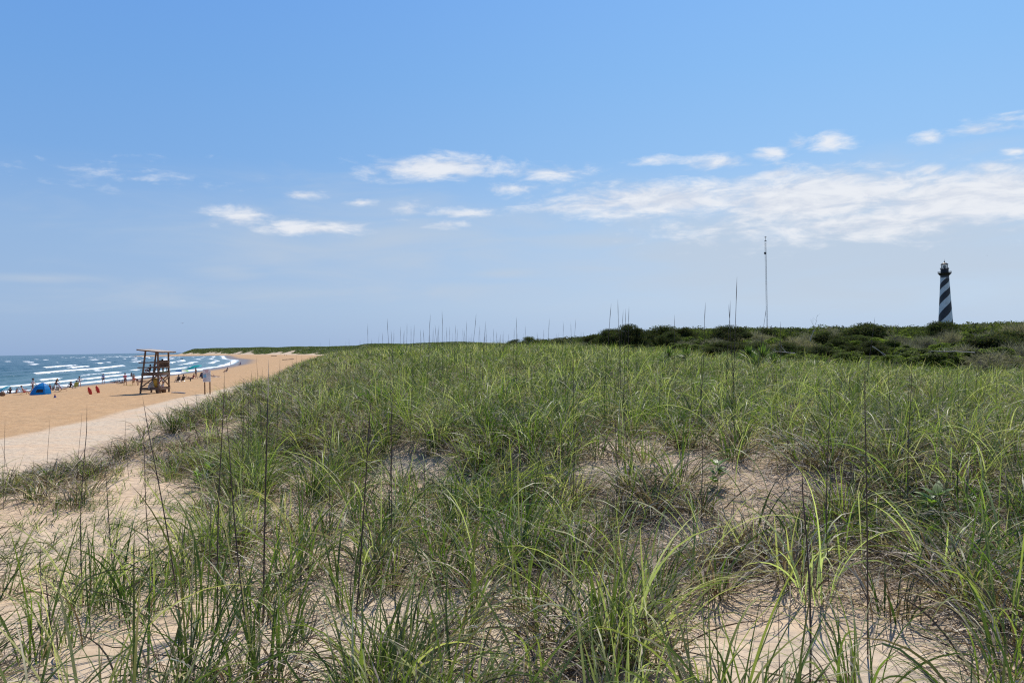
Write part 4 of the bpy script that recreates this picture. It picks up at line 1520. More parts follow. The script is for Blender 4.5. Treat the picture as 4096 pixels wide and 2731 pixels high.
def cloth(name, lab, p, L, wd, mat, rz=0.0, cat='towel', lump=.04):
    n, m = 14, 8
    vs = []
    rr = random.Random(lab)
    ph = rr.random() * 6
    for i in range(n + 1):
        for j in range(m + 1):
            x, y = (i / n - .5) * L, (j / m - .5) * wd
            vs.append((x, y, lump * (.6 + .5 * math.sin(x * 6 + ph) * math.cos(y * 7 + ph))))
    fs = [(i * (m + 1) + j, (i + 1) * (m + 1) + j, (i + 1) * (m + 1) + j + 1, i * (m + 1) + j + 1) for i in range(n) for j in range(m)]
    o = MB().add(vs, fs).build(name, mat, None, p, smooth=True, rz=rz)
    s = o.modifiers.new('thick', 'SOLIDIFY'); s.thickness = .02
    return tag(o, lab, cat)


cloth('beach_towel', 'crumpled lime yellow towel on the lifeguard stand deck', on_stand(.85, .35, 2.31), 1.3, .4, M_TOWELY, SRZ + R(90), lump=.05)


# ------------------------------------------------------------------ people
SKIN = {'tan': (.40, .215, .135), 'fair': (.56, .34, .245), 'brown': (.24, .125, .08), 'red': (.50, .225, .155)}
HAIR = {'brown': (.045, .026, .018), 'black': (.015, .012, .012), 'blond': (.42, .27, .10), 'grey': (.30, .28, .26)}
_mats = {}


def pm(kind, col):
    k = (kind, tuple(col))
    if k not in _mats:
        _mats[k] = material(kind, col, .55 if kind == 'skin' else .85, var=.12, scale=7)
    return _mats[k]


def skin_mesh(name, verts, edges, mat, parent=None, sub=1):
    me = bpy.data.meshes.new(name)
    bm = bmesh.new()
    ly = bm.verts.layers.skin.verify()
    vv = []
    for i, (p, r) in enumerate(verts):
        v = bm.verts.new(p)
        v[ly].radius = (r, r) if not isinstance(r, tuple) else r
        v[ly].use_root = (i == 0)
        vv.append(v)
    for a, b in edges:
        bm.edges.new((vv[a], vv[b]))
    bm.to_mesh(me); bm.free()
    me.materials.append(mat)
    o = bpy.data.objects.new(name, me)
    C.objects.link(o)
    if parent: o.parent = parent
    s = o.modifiers.new('skin', 'SKIN'); s.use_smooth_shade = True; s.branch_smoothing = .4
    if sub:
        m = o.modifiers.new('sub', 'SUBSURF'); m.levels = sub; m.render_levels = sub
    return o


POSES = {
    'stand': dict(torso=2, th=(4, -4), kn=(3, 3), sh=(4, -6), el=(14, 12), spread=.05),
    'walk': dict(torso=6, th=(24, -18), kn=(8, 24), sh=(-22, 26), el=(20, 30), spread=.04),
    'akimbo': dict(torso=1, th=(3, -3), kn=(2, 2), sh=(-14, -14), el=(55, 55), spread=.05, out=.30),
    'bend': dict(torso=78, th=(-12, -4), kn=(6, 4), sh=(70, 60), el=(12, 18), spread=.06),
    'lean': dict(torso=38, th=(0, -4), kn=(4, 4), sh=(45, 40), el=(25, 25), spread=.06),
    'chair': dict(torso=-22, th=(96, 92), kn=(70, 66), sh=(40, 36), el=(55, 50), spread=.08, hip=.36),
    'bench': dict(torso=4, th=(88, 80), kn=(78, 74), sh=(35, 30), el=(50, 70), spread=.07, hip=.14),
    'ground': dict(torso=-8, th=(118, 112), kn=(100, 96), sh=(50, 45), el=(20, 25), spread=.08, hip=.13),
    'legs_out': dict(torso=-24, th=(86, 84), kn=(4, 6), sh=(-30, -34), el=(6, 6), spread=.08, hip=.13),
    'kneel': dict(torso=20, th=(60, 64), kn=(138, 140), sh=(50, 54), el=(20, 24), spread=.08, hip=.34),
    'lie': dict(torso=-84, th=(90, 92), kn=(6, 10), sh=(120, 60), el=(70, 40), spread=.09, hip=.14),
    'prone': dict(torso=-88, th=(90, 90), kn=(2, 3), sh=(150, 150), el=(60, 60), spread=.1, hip=.13, flip=True),
}


def person(lab, p, head, pose='stand', scale=1.0, top=None, bottom=(.05, .05, .09), hair='brown', skin='tan', hat=None, group=None, long_hair=False, legs='short'):
    P_ = POSES[pose]
    up = lambda a: Vector((0, math.sin(R(a)), math.cos(R(a))))
    dn = lambda a: Vector((0, math.sin(R(a)), -math.cos(R(a))))
    tv = up(P_['torso'])
    pel = Vector((0, 0, 0))
    waist = pel + tv * .19; chest = pel + tv * .37; nk = pel + tv * .51
    ht = P_['torso'] * (.75 if P_['torso'] > 0 else .55)
    hv = up(ht)
    h0 = nk + hv * .07; h1 = nk + hv * .155; h2 = nk + hv * .235
    V = [(pel, .125), (waist, .110), (chest, (.150)), (nk, .060), (h0, .066), (h1, .092), (h2, .070)]
    E = [(0, 1), (1, 2), (2, 3), (3, 4), (4, 5), (5, 6)]
    fw = Vector((0, hv.z, -hv.y))
    V.append((h1 + fw * .105, .018)); E.append((5, 7))            # nose
    for s in (-1, 1):                                              # ears
        V.append((h1 + Vector((s * .095, -.01, 0)), .016)); E.append((5, len(V) - 1))
    ankles, arm_pts, leg_pts = [], [], []
    for s, i in ((-1, 0), (1, 1)):
        hip = pel + Vector((s * .095, 0, 0)) + tv * -.03
        th, kn = P_['th'][i], P_['kn'][i]
        knee = hip + dn(th) * .43 + Vector((s * P_['spread'], 0, 0))
        ank = knee + dn(th - kn) * .41
        fd = dn(th - kn + 82)
        toe = ank + fd * .17 + Vector((s * .02, 0, -.015))
        b = len(V)
        V += [(hip, .092), (hip.lerp(knee, .5), .076), (knee, .057), (knee.lerp(ank, .35), .055), (ank, .038), (toe, .033)]
        E += [(0, b), (b, b + 1), (b + 1, b + 2), (b + 2, b + 3), (b + 3, b + 4), (b + 4, b + 5)]
        ankles.append(ank); leg_pts.append((hip, knee, ank))
        out = P_.get('out', .07)
        sh = pel + tv * .445 + Vector((s * .175, 0, 0))
        a0 = P_['sh'][i] - P_['torso'] * .25
        el = sh + dn(a0) * .27 + Vector((s * out, 0, 0))
        wr = el + dn(a0 + P_['el'][i]) * .245 + Vector((-s * (out - .06), 0, 0))
        hd = (wr - el).normalized()
        pa = wr + hd * .07
        b = len(V)
        V += [(sh, .066), (sh.lerp(el, .55), .047), (el, .040), (el.lerp(wr, .4), .037), (wr, .026), (pa, .032)]
        E += [(2, b), (b, b + 1), (b + 1, b + 2), (b + 2, b + 3), (b + 3, b + 4), (b + 4, b + 5)]
        side = Vector((0, 1, 0)) if abs(hd.y) < .8 else Vector((0, 0, 1))
        bend = Vector((-s, 0, 0)) * .3
        for f, ln in ((-.026, .060), (-.009, .074), (.009, .070), (.026, .056)):
            V.append((pa + side * f + (hd + bend * .5).normalized() * ln, .0085)); E.append((b + 5, len(V) - 1))
        V.append((wr + hd * .03 + side * .05 + hd * .02, .010)); E.append((b + 4, len(V) - 1))
        arm_pts.append((sh, el))
    if 'hip' in P_:
        lift = P_['hip']
    else:
        lift = -min(a.z for a in ankles) + .055
    ofs = Vector((0, 0, lift))
    V = [((a + ofs) * scale, r * scale if not isinstance(r, tuple) else r) for a, r in V]
    body = skin_mesh('person', V, E, pm('skin', SKIN[skin]))
    body.location = p
    body.rotation_euler.z = head
    T = lambda q: (q + ofs) * scale
    if top:
        tvv = [(T(pel + tv * .02), .135 * scale), (T(waist), .126 * scale), (T(chest), .162 * scale), (T(nk - tv * .03), .085 * scale)]
        te = [(0, 1), (1, 2), (2, 3)]
        for sh, el in arm_pts:
            b = len(tvv)
            tvv += [(T(sh), .082 * scale), (T(sh.lerp(el, .62)), .064 * scale)]
            te += [(2, b), (b, b + 1)]
        skin_mesh('shirt', tvv, te, pm('cloth', top), body)
    if bottom:
        k = {'short': .55, 'brief': .12, 'long': 1.0}[legs]
        tvv = [(T(pel), .138 * scale), (T(pel + tv * .10), .127 * scale)]
        te = [(0, 1)]
        for hip, knee, ank in leg_pts:
            b = len(tvv)
            tvv += [(T(hip), .106 * scale), (T(hip.lerp(knee, k)), (.094 if k > .2 else .100) * scale)]
            te += [(0, b), (b, b + 1)]
        skin_mesh('shorts', tvv, te, pm('cloth', bottom), body)
    rot = Matrix.Rotation(R(-ht), 3, 'X')
    c = T(h1)
    hm = pm('hair', HAIR[hair])
    if hair:
        prof = [(.098, -.055), (.112, .0), (.108, .06), (.085, .105), (.045, .13), (.004, .137)]
        q = MB().lathe([(a * scale, b * scale) for a, b in prof], 14, c + rot @ Vector((0, -.022, .012)) * scale, rot=rot)
        if long_hair:
            q.lathe([(.06 * scale, -.26 * scale), (.095 * scale, -.16 * scale), (.105 * scale, -.05 * scale), (.09 * scale, .04 * scale)], 12, c + rot @ Vector((0, -.055, 0)) * scale, rot=rot)
        q.build('hair', hm, body, smooth=True)
    if hat:
        hp = [(.20, .055), (.205, .065), (.12, .075), (.118, .13), (.095, .165), (.02, .175)]
        MB().lathe([(a * scale, b * scale) for a, b in hp], 18, c + rot @ Vector((0, -.005, 0)) * scale, rot=rot).build('hat', pm('cloth', hat), body, smooth=True)
    q = MB()
    for s in (-1, 1):
        q.lathe([(.002, -.011), (.011, 0), (.002, .011)], 6, c + rot @ Vector((s * .034, .086, .015)) * scale, rot=rot)
    q.build('eyes', pm('hair', HAIR['black']), body)
    return tag(body, lab, 'person', group)


SEA = math.atan2(.80, .60)      # heading of someone looking out over the water


def stander(px, fy, ty, lab, head=SEA, pose='stand', **kw):
    p = on_ground(px, fy)
    s = min(1.12, max(.5, (fy - ty) * p.y / FPX / 1.74)) if pose not in ('bend', 'lean') else kw.pop('scale', 1.0)
    return person(lab, p, head, pose, s, **kw)


def sitter(px, fy, lab, head=SEA, pose='ground', lift=0.0, scale=1.0, **kw):
    p = on_ground(px, fy); p.z += lift
    return person(lab, p, head, pose, scale, **kw)


stander(131, 1570, 1511, 'person in white shirt, dark red shorts and hat walking behind the blue tent', head=R(-35), pose='walk', top=(.72, .70, .74), bottom=(.17, .055, .06), hat=(.10, .055, .045))
stander(224, 1556, 1514, 'blond person in black shirt leaning over the purple beach chair', head=R(-120), pose='lean', top=(.03, .02, .022), bottom=(.03, .03, .04), hair='blond', long_hair=True, scale=1.0)
stander(318, 1547, 1505, 'person in striped grey shirt and white shorts standing with a dark cap', head=SEA, pose='akimbo', top=(.45, .40, .43), bottom=(.66, .68, .74), hat=(.03, .03, .035), skin='red')
stander(413, 1535, 1494, 'person in long blue shirt alone at the edge of the surf', top=(.13, .22, .50), bottom=(.06, .05, .06), skin='red')
stander(501, 1541, 1491, 'person in pink top and dark shorts standing by the towels', top=(.60, .14, .20), bottom=(.10, .05, .05), skin='tan')
stander(527, 1520, 1489, 'person in dark swimsuit standing furthest back near the water left of the stand', top=(.12, .06, .06), bottom=(.20, .10, .08), legs='brief', skin='tan')
stander(536, 1530, 1494, 'dark haired person standing behind the one bending in coral', skin='tan', bottom=(.10, .08, .07))
stander(548, 1541, 1505, 'person in coral top bending forward beside the lifeguard stand', head=R(75), pose='bend', top=(.75, .17, .10), bottom=(.09, .05, .06), skin='tan', scale=1.0)
stander(533, 1541, 1509, 'child in yellow and blue swimwear in front of the bending person', head=R(30), bottom=(.35, .28, .08), skin='red')
stander(675, 1516, 1470, 'person in tan shirt standing just right of the lifeguard stand', top=(.48, .33, .15), bottom=(.08, .05, .045), skin='tan')
stander(784, 1509, 1470, 'shirtless person in swim shorts standing under the teal umbrella', head=R(150), bottom=(.10, .14, .20), skin='tan', hair='black')
stander(923, 1460, 1446, 'distant person standing in the shallows right of the sign', bottom=(.30, .10, .10), skin='fair')
sitter(40, 1574, 'person in dark swimsuit sitting on sand beside the light blue umbrella', top=(.06, .03, .035), bottom=(.04, .02, .03), skin='brown')
sitter(66, 1572, 'person sitting low on the sand left of the folding chair', pose='legs_out', skin='red', scale=.8)
sitter(95, 1578, 'person in red shorts seated in the brown backed chair', head=R(-60), pose='chair', lift=.02, top=None, bottom=(.55, .03, .03), skin='red')
sitter(202, 1559, 'child in dark red swimwear kneeling on sand behind the blue tent', pose='kneel', scale=.8, top=(.14, .05, .05), skin='red')
sitter(212, 1561, 'small child sitting between the tent and the purple chair', scale=.7, skin='red', hair='black', top=(.05, .03, .03))
sitter(281, 1550, 'dark clothed person sitting on sand left of the green chair', top=(.05, .035, .03), bottom=(.04, .035, .03), skin='brown')
sitter(288, 1545, 'child in pale top sitting behind the dark clothed person', pose='kneel', top=(.55, .42, .42), scale=.75)
sitter(304, 1552, 'person seated in the green and white chair, seen from behind', pose='chair', top=(.6, .62, .56), skin='tan', hair='black')
sitter(462, 1530, 'person lying on a dark towel left of the standing pink top', head=R(100), pose='lie', bottom=(.05, .03, .03), skin='tan')
sitter(486, 1533, 'dark haired person lying on front beside the standing pink top', head=R(80), pose='lie', bottom=(.02, .02, .03), skin='brown', hair='black')
sitter(566, 1530, 'person lying on the sand just left of the lifeguard stand', head=R(-100), pose='lie', top=(.05, .05, .12), skin='red')
sitter(712, 1527, 'person in navy top seated in a low chair under the blue and lime umbrella', pose='chair', top=(.07, .10, .2), skin='tan')
sitter(731, 1525, 'bare shouldered person seated beside the navy top under the lime umbrella', pose='chair', skin='red', bottom=(.35, .18, .12))
sitter(772, 1514, 'person in red swimwear lying back under the teal umbrella', head=R(60), pose='legs_out', top=(.40, .06, .09), bottom=(.35, .05, .08), skin='red')
sitter(753, 1513, 'person lying flat on a towel left of the teal umbrella group', head=R(-70), pose='lie', skin='tan', bottom=(.2, .05, .06))
sitter(858, 1508, 'person lying on sand right of the warning sign, legs out', head=R(-95), pose='lie', skin='fair', bottom=(.5, .46, .42))
sitter(906, 1489, 'person seated alone in a dark low chair right of the sign', head=R(95), pose='chair', top=(.12, .09, .08), skin='tan')
sitter(963, 1459, 'distant person in blue crouching at the water line far right', pose='kneel', top=(.06, .08, .28), skin='red')
sitter(957, 1460, 'small distant child beside the crouching person in blue', pose='ground', scale=.7, top=(.04, .05, .15))
stander(1138, 1424, 1418, 'tiny distant walker on the far beach, first of two', bottom=(.1, .08, .08))
stander(1146, 1424, 1418, 'tiny distant walker on the far beach, right of the other', top=(.3, .25, .25))
# lifeguards
for (x, y, z, hd, pose, sc, lab, kw) in [
    (.72, -.42, 2.80, 0, 'bench', 1.0, 'lifeguard seated nearest on the stand bench, dark hair', dict(bottom=(.45, .03, .03), skin='brown', hair='black')),
    (.72, .42, 2.80, 0, 'bench', 1.0, 'lifeguard seated behind the slatted back of the stand bench', dict(bottom=(.45, .03, .03), skin='brown', hair='black', top=(.09, .04, .035))),
    (-.25, -.55, 2.31, 0, 'ground', .95, 'dark haired person sitting on the stand deck at its seaward rail', dict(top=(.05, .035, .03), skin='red', hair='black'))]:
    q = on_stand(x, y, z)
    person(lab, q, SRZ + R(90) + hd, pose, sc, **kw)


# ------------------------------------------------------------------ beach furniture
def chair(px, fy, rz, mat, frame, lab, s=1.0, group=None, name='beach_chair'):
    p = on_ground(px, fy)
    root = empty(name, p, rz)
    root.scale = (s, s, s)
    tag(root, lab, 'beach chair', group)
    q = MB()
    for x in (-.29, .29):
        q.tube([(x, -.30, .0), (x, -.05, .22), (x, .34, .30), (x, .38, .0)], .016, 6)
        q.tube([(x, -.05, .22), (x, -.50, .92)], .016, 6)
        q.tube([(x, .36, .30), (x, .30, .48), (x, -.22, .50)], .016, 6)
    q.tube([(-.29, -.50, .92), (.29, -.50, .92)], .016, 6)
    q.tube([(-.29, -.30, .02), (.29, -.30, .02)], .014, 6)
    q.build('frame', frame, root)
    def sling(a, b, name, sag):
        n = 8
        vs = []
        for i in range(n + 1):
            t = i / n
            y, z = a[0] + (b[0] - a[0]) * t, a[1] + (b[1] - a[1]) * t
            for j in range(5):
                x = (j / 4 - .5) * .56
                vs.append((x, y, z - sag * math.sin(math.pi * t) * (1 - .5 * (x / .28) ** 2)))
        fs = [(i * 5 + j, i * 5 + j + 1, i * 5 + j + 6, i * 5 + j + 5) for i in range(n) for j in range(4)]
        o = MB().add(vs, fs).build(name, mat, root, smooth=True)
        m = o.modifiers.new('thick', 'SOLIDIFY'); m.thickness = .012
    sling((-.06, .23), (.34, .30), 'seat', .05)
    sling((-.06, .25), (-.49, .90), 'backrest', .04)
    return root


M_PURPLE = material('purple_sling', (.075, .045, .085), .8, scale=6)
M_GREEN = material('green_sling', (.28, .36, .12), .8, var=.5, scale=9)
M_BLUE = material('blue_sling', (.06, .09, .30), .8, scale=6)
M_RSL = material('rust_sling', (.28, .09, .05), .8, scale=6)
chair(92, 1577, R(-62), M_RSL, M_BROWN, 'brown backed folding chair holding the person in red shorts')
chair(250, 1566, R(-70), M_PURPLE, M_RSL, 'large purple beach chair with a rust red side right of the blue tent', 1.25)
chair(228, 1567, R(40), M_WHITE, M_METAL, 'low white framed chair in front of the purple chair', .7)
chair(302, 1553, SEA, M_GREEN, M_WHITE, 'green and white striped beach chair behind the striped shirt')
chair(7, 1571, R(-80), M_BLUE, M_WHITE, 'blue beach chair with white frame at the left edge of the beach', 1.1)
chair(711, 1528, SEA, M_DARK, M_METAL, 'low dark chair, left one under the blue and lime umbrella', .9)
chair(730, 1526, SEA, M_DARK, M_METAL, 'low dark chair, right one under the blue and lime umbrella', .9)
chair(905, 1490, R(95), M_DARK, M_METAL, 'low dark chair standing alone right of the sign', .9)
chair(803, 1513, SEA, M_NAVY, M_DARK, 'navy folding chair loaded with bags behind the sign board', 1.1)

M_CLOTH = leaf_material('umbrella_cloth', .45, .6, .2, thru=(1.2, 1.2, 1.2))


def umbrella(px, fy, r, h, cols, lab, tilt, tdir, sag=.3):
    p = on_ground(px, fy)
    root = empty('beach_umbrella', p, tdir)
    tag(root, lab, 'umbrella')
    tl = Matrix.Rotation(tilt, 3, 'X')
    nseg, nr, per = 8, 6, 4
    V, F, Cc = [], [], []
    for s in range(nseg):
        for i in range(nr + 1):
            t = i / nr
            for j in range(per + 1):
                a = 2 * math.pi * (s + j / per) / nseg
                k = math.cos(math.pi / nseg) / math.cos((j / per - .5) * 2 * math.pi / nseg)
                rad = r * math.sin(t * 1.25) / math.sin(1.25) * (1 - (1 - k) * t)
                V.append(tl @ Vector((rad * math.cos(a), rad * math.sin(a), sag * 1.3 * (math.cos(t * 1.25) - math.cos(1.25)) - .03 * t * math.sin(math.pi * j / per))) + tl @ Vector((0, 0, h)))
                Cc.append(cols[s % len(cols)])
        b = s * (nr + 1) * (per + 1)
        for i in range(nr):
            for j in range(per):
                q = b + i * (per + 1) + j
                F.append((q, q + 1, q + per + 2, q + per + 1))
    big_mesh('canopy', np.array([tuple(v) for v in V]), np.array(F), M_CLOTH, {'col': np.array(Cc)}, root)
    MB().tube([(0, 0, -.2), tl @ Vector((0, 0, h * .5)) * .5 + Vector((0, 0, h * .25)), tl @ Vector((0, 0, h + sag * .95))], .022, 6).build('pole', M_POLE, root)
    q = MB()
    for s in range(nseg):
        a = 2 * math.pi * s / nseg
        q.tube([tl @ Vector((0, 0, h + sag * .8)), tl @ Vector((r * .97 * math.cos(a), r * .97 * math.sin(a), h - .02))], .008, 4)
    q.build('ribs', M_POLE, root)


umbrella(790, 1513, 1.36, 1.95, [(.0, .36, .42), (.01, .44, .48)], 'large teal umbrella tilted over the group beside the sign', R(14), R(-70), .42)
umbrella(728, 1524, 1.08, 1.55, [(.05, .16, .40), (.06, .18, .42), (.62, .70, .62), (.30, .72, .16), (.32, .75, .16), (.62, .72, .6), (.05, .15, .4), (.05, .16, .38)],
         'blue, white and lime panelled umbrella between stand and sign', R(4), R(200), .34)
umbrella(27, 1576, .95, .70, [(.10, .46, .62), (.12, .50, .66)], 'light blue umbrella set low on the sand at the left edge', R(30), R(-60), .30)


def tent():
    p = on_ground(162, 1578)
    root = empty('pop_up_tent', p, R(18))
    tag(root, 'bright blue pop up beach tent with a dark mesh window', 'tent')
    blue = leaf_material('tent_cloth', .30, .6, .2, thru=(1.2, 1.2, 1.2))
    n = 6
    prof = [(1.16, 0), (1.08, .30), (.93, .68), (.70, 1.02), (.38, 1.28), (.10, 1.40), (0.005, 1.41)]
    V, F, Cc = [], [], []
    m = 48
    for r_, z in prof:
        for k in range(m):
            a = 2 * math.pi * k / m
            kk = math.cos(math.pi / n) / math.cos((a % (2 * math.pi / n)) - math.pi / n)
            f = 1 - (1 - kk) * .8
            V.append((r_ * f * math.cos(a) + .16 * z, r_ * .9 * f * math.sin(a) + .05 * z, z))
            Cc.append((.01, .24, .60) if (int(a / (2 * math.pi / n)) % 2) else (.015, .30, .68))
    hole = set()
    for i in range(len(prof) - 1):
        for k in range(m):
            k2 = (k + 1) % m
            if i == 1 and 33 <= k <= 38:
                hole.add((i, k)); continue
            F.append((i * m + k, i * m + k2, (i + 1) * m + k2, (i + 1) * m + k))
    big_mesh('canopy', np.array(V), np.array(F), blue, {'col': np.array(Cc)}, root, smooth=False)
    q = MB()
    for i, k in hole:
        k2 = k + 1
        q.add([Vector(V[a]) * .985 for a in (i * m + k, i * m + k2, (i + 1) * m + k2, (i + 1) * m + k)], [(0, 1, 2, 3)])
    net = material('dark_mesh', (.05, .035, .035), .8)
    o = q.build('window', net, root)
    q = MB()
    for k in range(0, m, m // n):
        q.tube([V[i * m + k] for i in range(len(prof))], .014, 5)
    q.build('poles', M_NAVY, root)
    q = MB().box((.9, -.75, .06), (.42, .02, .10)).build('white_flap', material('pale_blue_cloth', (.30, .55, .72), .7), root)


tent()


def rescue_can(px, fy, lab):
    p = on_ground(px, fy)
    root = empty('rescue_can', p, R(20))
    root.rotation_euler = (R(-6), R(-20), R(10))
    tag(root, lab, 'rescue can', None)
    MB().lathe([(.06, -.06), (.13, -.02), (.165, .10), (.17, .45), (.155, .66), (.11, .80), (.05, .86), (.005, .87)], 18, sx=1.0, sy=.62).build('float', M_RED, root, smooth=True)
    q = MB()
    for s in (-1, 1):
        q.tube([(s * .165, 0, .22), (s * .21, 0, .28), (s * .21, 0, .48), (s * .165, 0, .54)], .018, 6)
    q.build('handles', M_RED, root, smooth=True)
    MB().tube([(0, 0, .86), (.02, .0, .90), (.06, .02, .86)], .010, 5).build('rope_eye', M_DARK, root)


rescue_can(364, 1577, 'red rescue can stuck upright in the sand, left of the pair')
rescue_can(395, 1571, 'red rescue can stuck upright in the sand, right of the pair')


def marker():
    p = on_ground(220, 1590)
    root = empty('cone_marker', p)
    tag(root, 'small dark red and blue cone standing on sand in front of the tent', 'cone')
    MB().lathe([(.19, 0), (.19, .02), (.13, .03), (.075, .20)], 16).build('lower_cone', material('blue_cone', (.06, .07, .24), .6), root)
    MB().lathe([(.076, .20), (.02, .38), (.005, .385)], 16).build('tip', material('red_cone', (.40, .04, .05), .6), root)


marker()
o = MB().lathe([(.1, 0), (.27, .05), (.33, .22), (.30, .40), (.17, .52), (.06, .55)], 16).build('beach_bag', M_BROWN, None, on_ground(10, 1584), smooth=True)
MB().tube([(-.16, 0, .46), (-.14, 0, .62), (.0, 0, .68), (.14, 0, .62), (.16, 0, .46)], .018, 6).build('handle', M_BROWN, o)
tag(o, 'round brown beach bag on the sand at the left edge', 'bag')
cloth('beach_towel', 'dark towel under the person lying left of the pink top', on_ground(462, 1531, .01), 1.7, .8, M_NAVY, R(100))
cloth('beach_towel', 'dark towel under the dark haired person lying by the pink top', on_ground(486, 1534, .01), 1.7, .8, M_DARK, R(80))
cloth('beach_towel', 'red patterned towel under the teal umbrella', on_ground(771, 1515, .01), 2.0, 1.0, material('red_towel', (.34, .07, .10), .85, var=.6, scale=8), R(20))
cloth('beach_towel', 'pale towel under the person lying right of the sign', on_ground(860, 1509, .01), 1.8, .8, material('pale_towel', (.55, .48, .44), .85), R(10))
cloth('beach_towel', 'yellow and blue towel beside the bending person in coral', on_ground(520, 1540, .01), 1.5, .8, material('mustard_towel', (.38, .30, .08), .85, var=.5, scale=6), R(70))
o = MB().lathe([(.05, 0), (.20, .02), (.24, .25), (.2, .42), (.1, .5)], 12, sy=.7).build('beach_bag', M_DARK, None, on_ground(811, 1514), smooth=True)
tag(o, 'dark bulging bag beside the navy chair behind the sign', 'bag')
MB().tube([(-.12, 0, .44), (0, 0, .6), (.12, 0, .44)], .015, 6).build('handle', M_DARK, o)
o = MB().lathe([(.045, 0), (.05, .02), (.05, .2), (.02, .26), (.02, .3), (.005, .31)], 10).build('dark_bottle', M_DARK, None, on_ground(762, 1524), smooth=True)
o.scale = (1.6, 1.6, 1.6)
tag(o, 'small dark bottle standing on sand in front of the red towel', 'bottle')


# ------------------------------------------------------------------ warning sign
def sign():
    a, b = on_ground(817, 1578), on_ground(839, 1576)
    c = (a + b) / 2
    z0 = float(H(c.x, c.y))
    rz = R(-6)
    root = empty('warning_sign', (c.x, c.y, z0), rz)
    tag(root, 'white beach rules sign board on two round wooden posts', 'sign')
    for x in (-.28, .28):
        MB().lathe([(.068, -.35), (.064, 2.58), (.02, 2.60)], 14, (x, .10, 0)).build('post', M_POSTW, root, smooth=False)
    paint = material('sign_white', (.80, .79, .79), .45, var=.05, scale=3)
    MB().box((0, 0, 1.945), (.84, .03, 1.32)).build('board', paint, root, bevel=.01)
    red = material('sign_red_print', (.45, .05, .06), .5)
    grey = material('sign_grey_print', (.20, .19, .20), .5)
    blue = material('sign_blue_print', (.20, .42, .60), .5)
    q = MB(); y = -.0185
    for zz, w_ in ((2.50, .46), (2.41, .44), (2.33, .30), (2.25, .52)):   # small red print, unreadable in the photograph
        n = 5
        for k in range(n):
            q.box((-w_ / 2 + (k + .5) * w_ / n, y, zz), (w_ / n * .8, .004, .035))
    for x, zz in ((-.36, 2.51), (.36, 2.51), (-.33, 2.29), (.33, 2.29)):
        q.box((x, y, zz), (.045, .004, .045))
    q.box((-.20, y, 1.66), (.36, .004, .03)); q.box((-.26, y, 1.47), (.22, .004, .03))
    q.build('red_print', red, root)
    q = MB()
    q.box((0, y, 2.16), (.78, .004, .018)); q.box((.02, y, 1.72), (.015, .004, .8)); q.box((-.2, y, 2.11), (.34, .004, .035))
    for k in range(7):
        z = 2.10 - k * .115
        q.box((.21, y, z), (.30, .004, .028)); q.box((.07, y, z), (.035, .004, .03))
    for k in range(3): q.box((-.20, y, 1.59 - k * .05), (.34, .004, .016))
    q.box((-.20, y, 1.37), (.36, .004, .016)); q.box((-.20, y, 1.41), (.36, .004, .016))
    q.build('grey_print', grey, root)
    MB().box((-.20, y, 1.88), (.34, .004, .34)).build('picture_panel', blue, root)


sign()


# ------------------------------------------------------------------ wood on the beach
def log(px0, py0, px1, py1, r, lab, name='driftwood_plank', mat=None):
    a, b = on_ground(px0, py0, r * .8), on_ground(px1, py1, r * .8)
    q = MB()
    n = 7
    pts = [a.lerp(b, k / (n - 1)) - a + Vector((0, 0, random.uniform(-.02, .03))) for k in range(n)]
    q.tube(pts, [r * random.uniform(.7, 1.1) for _ in range(n)], 7)
    o = q.build(name, mat or M_BLEACH, None, a)
    return tag(o, lab, 'driftwood')


log(686, 1571, 740, 1574, .07, 'pale driftwood pole lying on sand right of the lifeguard stand')
log(928, 1415, 962, 1416, .35, 'dark driftwood trunk lying far off on the upper beach', 'driftwood_log', M_BARK)
log(1085, 1424, 1106, 1424, .25, 'thin dark driftwood lying far off below the dunes', 'driftwood_log', M_BARK)
log(1130, 1440, 1176, 1437, .18, 'weathered driftwood stranded on the mid beach', 'driftwood_log', M_BARK)


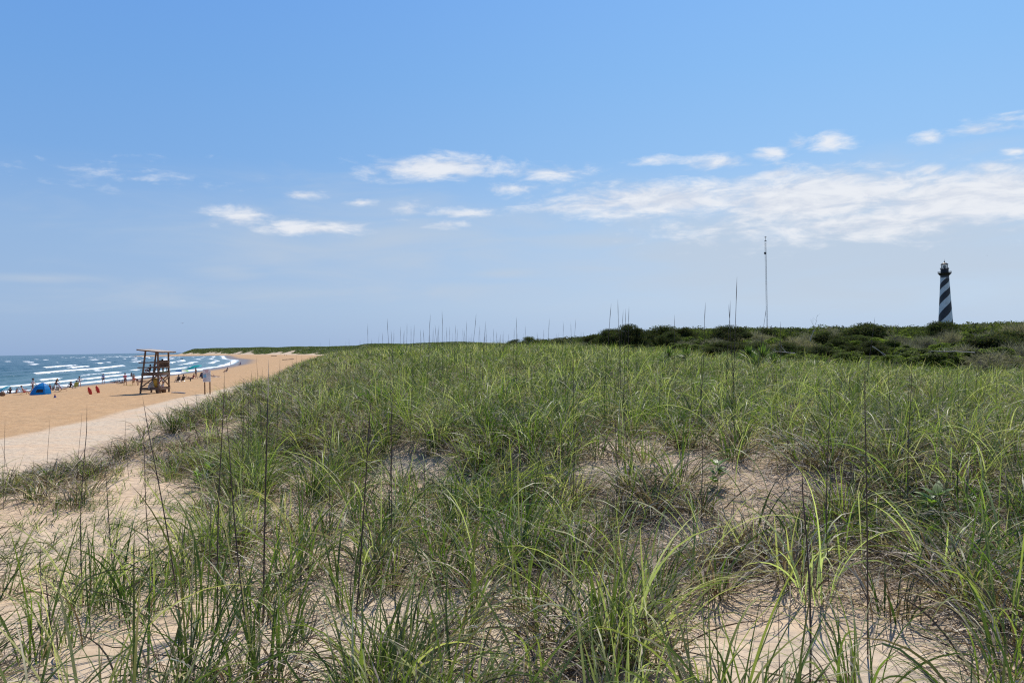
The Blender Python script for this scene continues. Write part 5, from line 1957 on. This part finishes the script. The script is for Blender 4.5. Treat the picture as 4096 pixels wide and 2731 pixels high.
def truck():
    p = on_ground(730, 1413)
    if p.y > 1100 or p.y < 300: p = at_depth(730, 1411, 640); p.z = float(H(p.x, p.y))
    root = empty('parked_truck', p, R(12))
    tag(root, 'tiny dark blue grey truck parked far down the beach by the dunes', 'truck')
    body = material('truck_paint', (.07, .10, .16), .35, var=.1)
    q = MB(); q.box((0, 0, .85), (4.9, 1.8, .6)); q.box((1.75, 0, 1.18), (1.3, 1.7, .12))
    q.build('body', body, root, bevel=.08)
    vs = [(-1.9, -.85, 1.14), (.9, -.85, 1.14), (.9, .85, 1.14), (-1.9, .85, 1.14), (-1.7, -.7, 1.85), (.35, -.7, 1.85), (.35, .7, 1.85), (-1.7, .7, 1.85)]
    MB().add(vs, [(0, 3, 2, 1), (4, 5, 6, 7), (0, 1, 5, 4), (1, 2, 6, 5), (2, 3, 7, 6), (3, 0, 4, 7)]).build('cabin', material('truck_glass', (.03, .04, .05), .1), root, bevel=.05)
    MB().box((-.65, 0, 1.92), (2.1, 1.45, .12)).build('roof_rack', material('blue_load', (.05, .12, .42), .6), root)
    for x in (-1.5, 1.5):
        for y in (-.85, .85):
            MB().lathe([(.05, -.12), (.36, -.12), (.40, -.08), (.40, .08), (.36, .12), (.05, .12)], 18, (x, y, .40), rot=Matrix.Rotation(R(90), 3, 'X')).build('wheel', M_DARK, root)


truck()


# ------------------------------------------------------------------ gulls
def gull(px, py, Y, s, lab, rz):
    p = at_depth(px, py, Y)
    root = empty('gull', p, rz)
    tag(root, lab, 'bird')
    g = material('gull_grey', (.18, .18, .19), .7)
    MB().lathe([(.01, -.26), (.05, -.18), (.085, 0), (.06, .14), (.045, .19), (.05, .23), (.02, .27), (.004, .33)], 10, rot=Matrix.Rotation(R(-90), 3, 'X')).build('body', g, root, smooth=True)
    for k in (-1, 1):
        pts = [(0, .10, .02), (k * .30, .14, .16), (k * .66, .02, .08), (k * .34, -.04, .14), (0, -.10, .02)]
        vs = [Vector(v) for v in pts] + [Vector(v) - Vector((0, 0, .012)) for v in pts]
        fs = [(0, 1, 3, 4), (1, 2, 3), (9, 8, 6, 5), (8, 7, 6), (0, 5, 6, 1), (1, 6, 7, 2), (2, 7, 8, 3), (3, 8, 9, 4), (4, 9, 5, 0)]
        MB().add(vs, fs).build('wing', g, root)
    root.scale = (s, s, s)


gull(730, 1293, 120, .45, 'small gull gliding low over the sea horizon', R(40))
gull(3948, 1022, 160, .35, 'tiny bird high to the right of the lighthouse', R(-30))
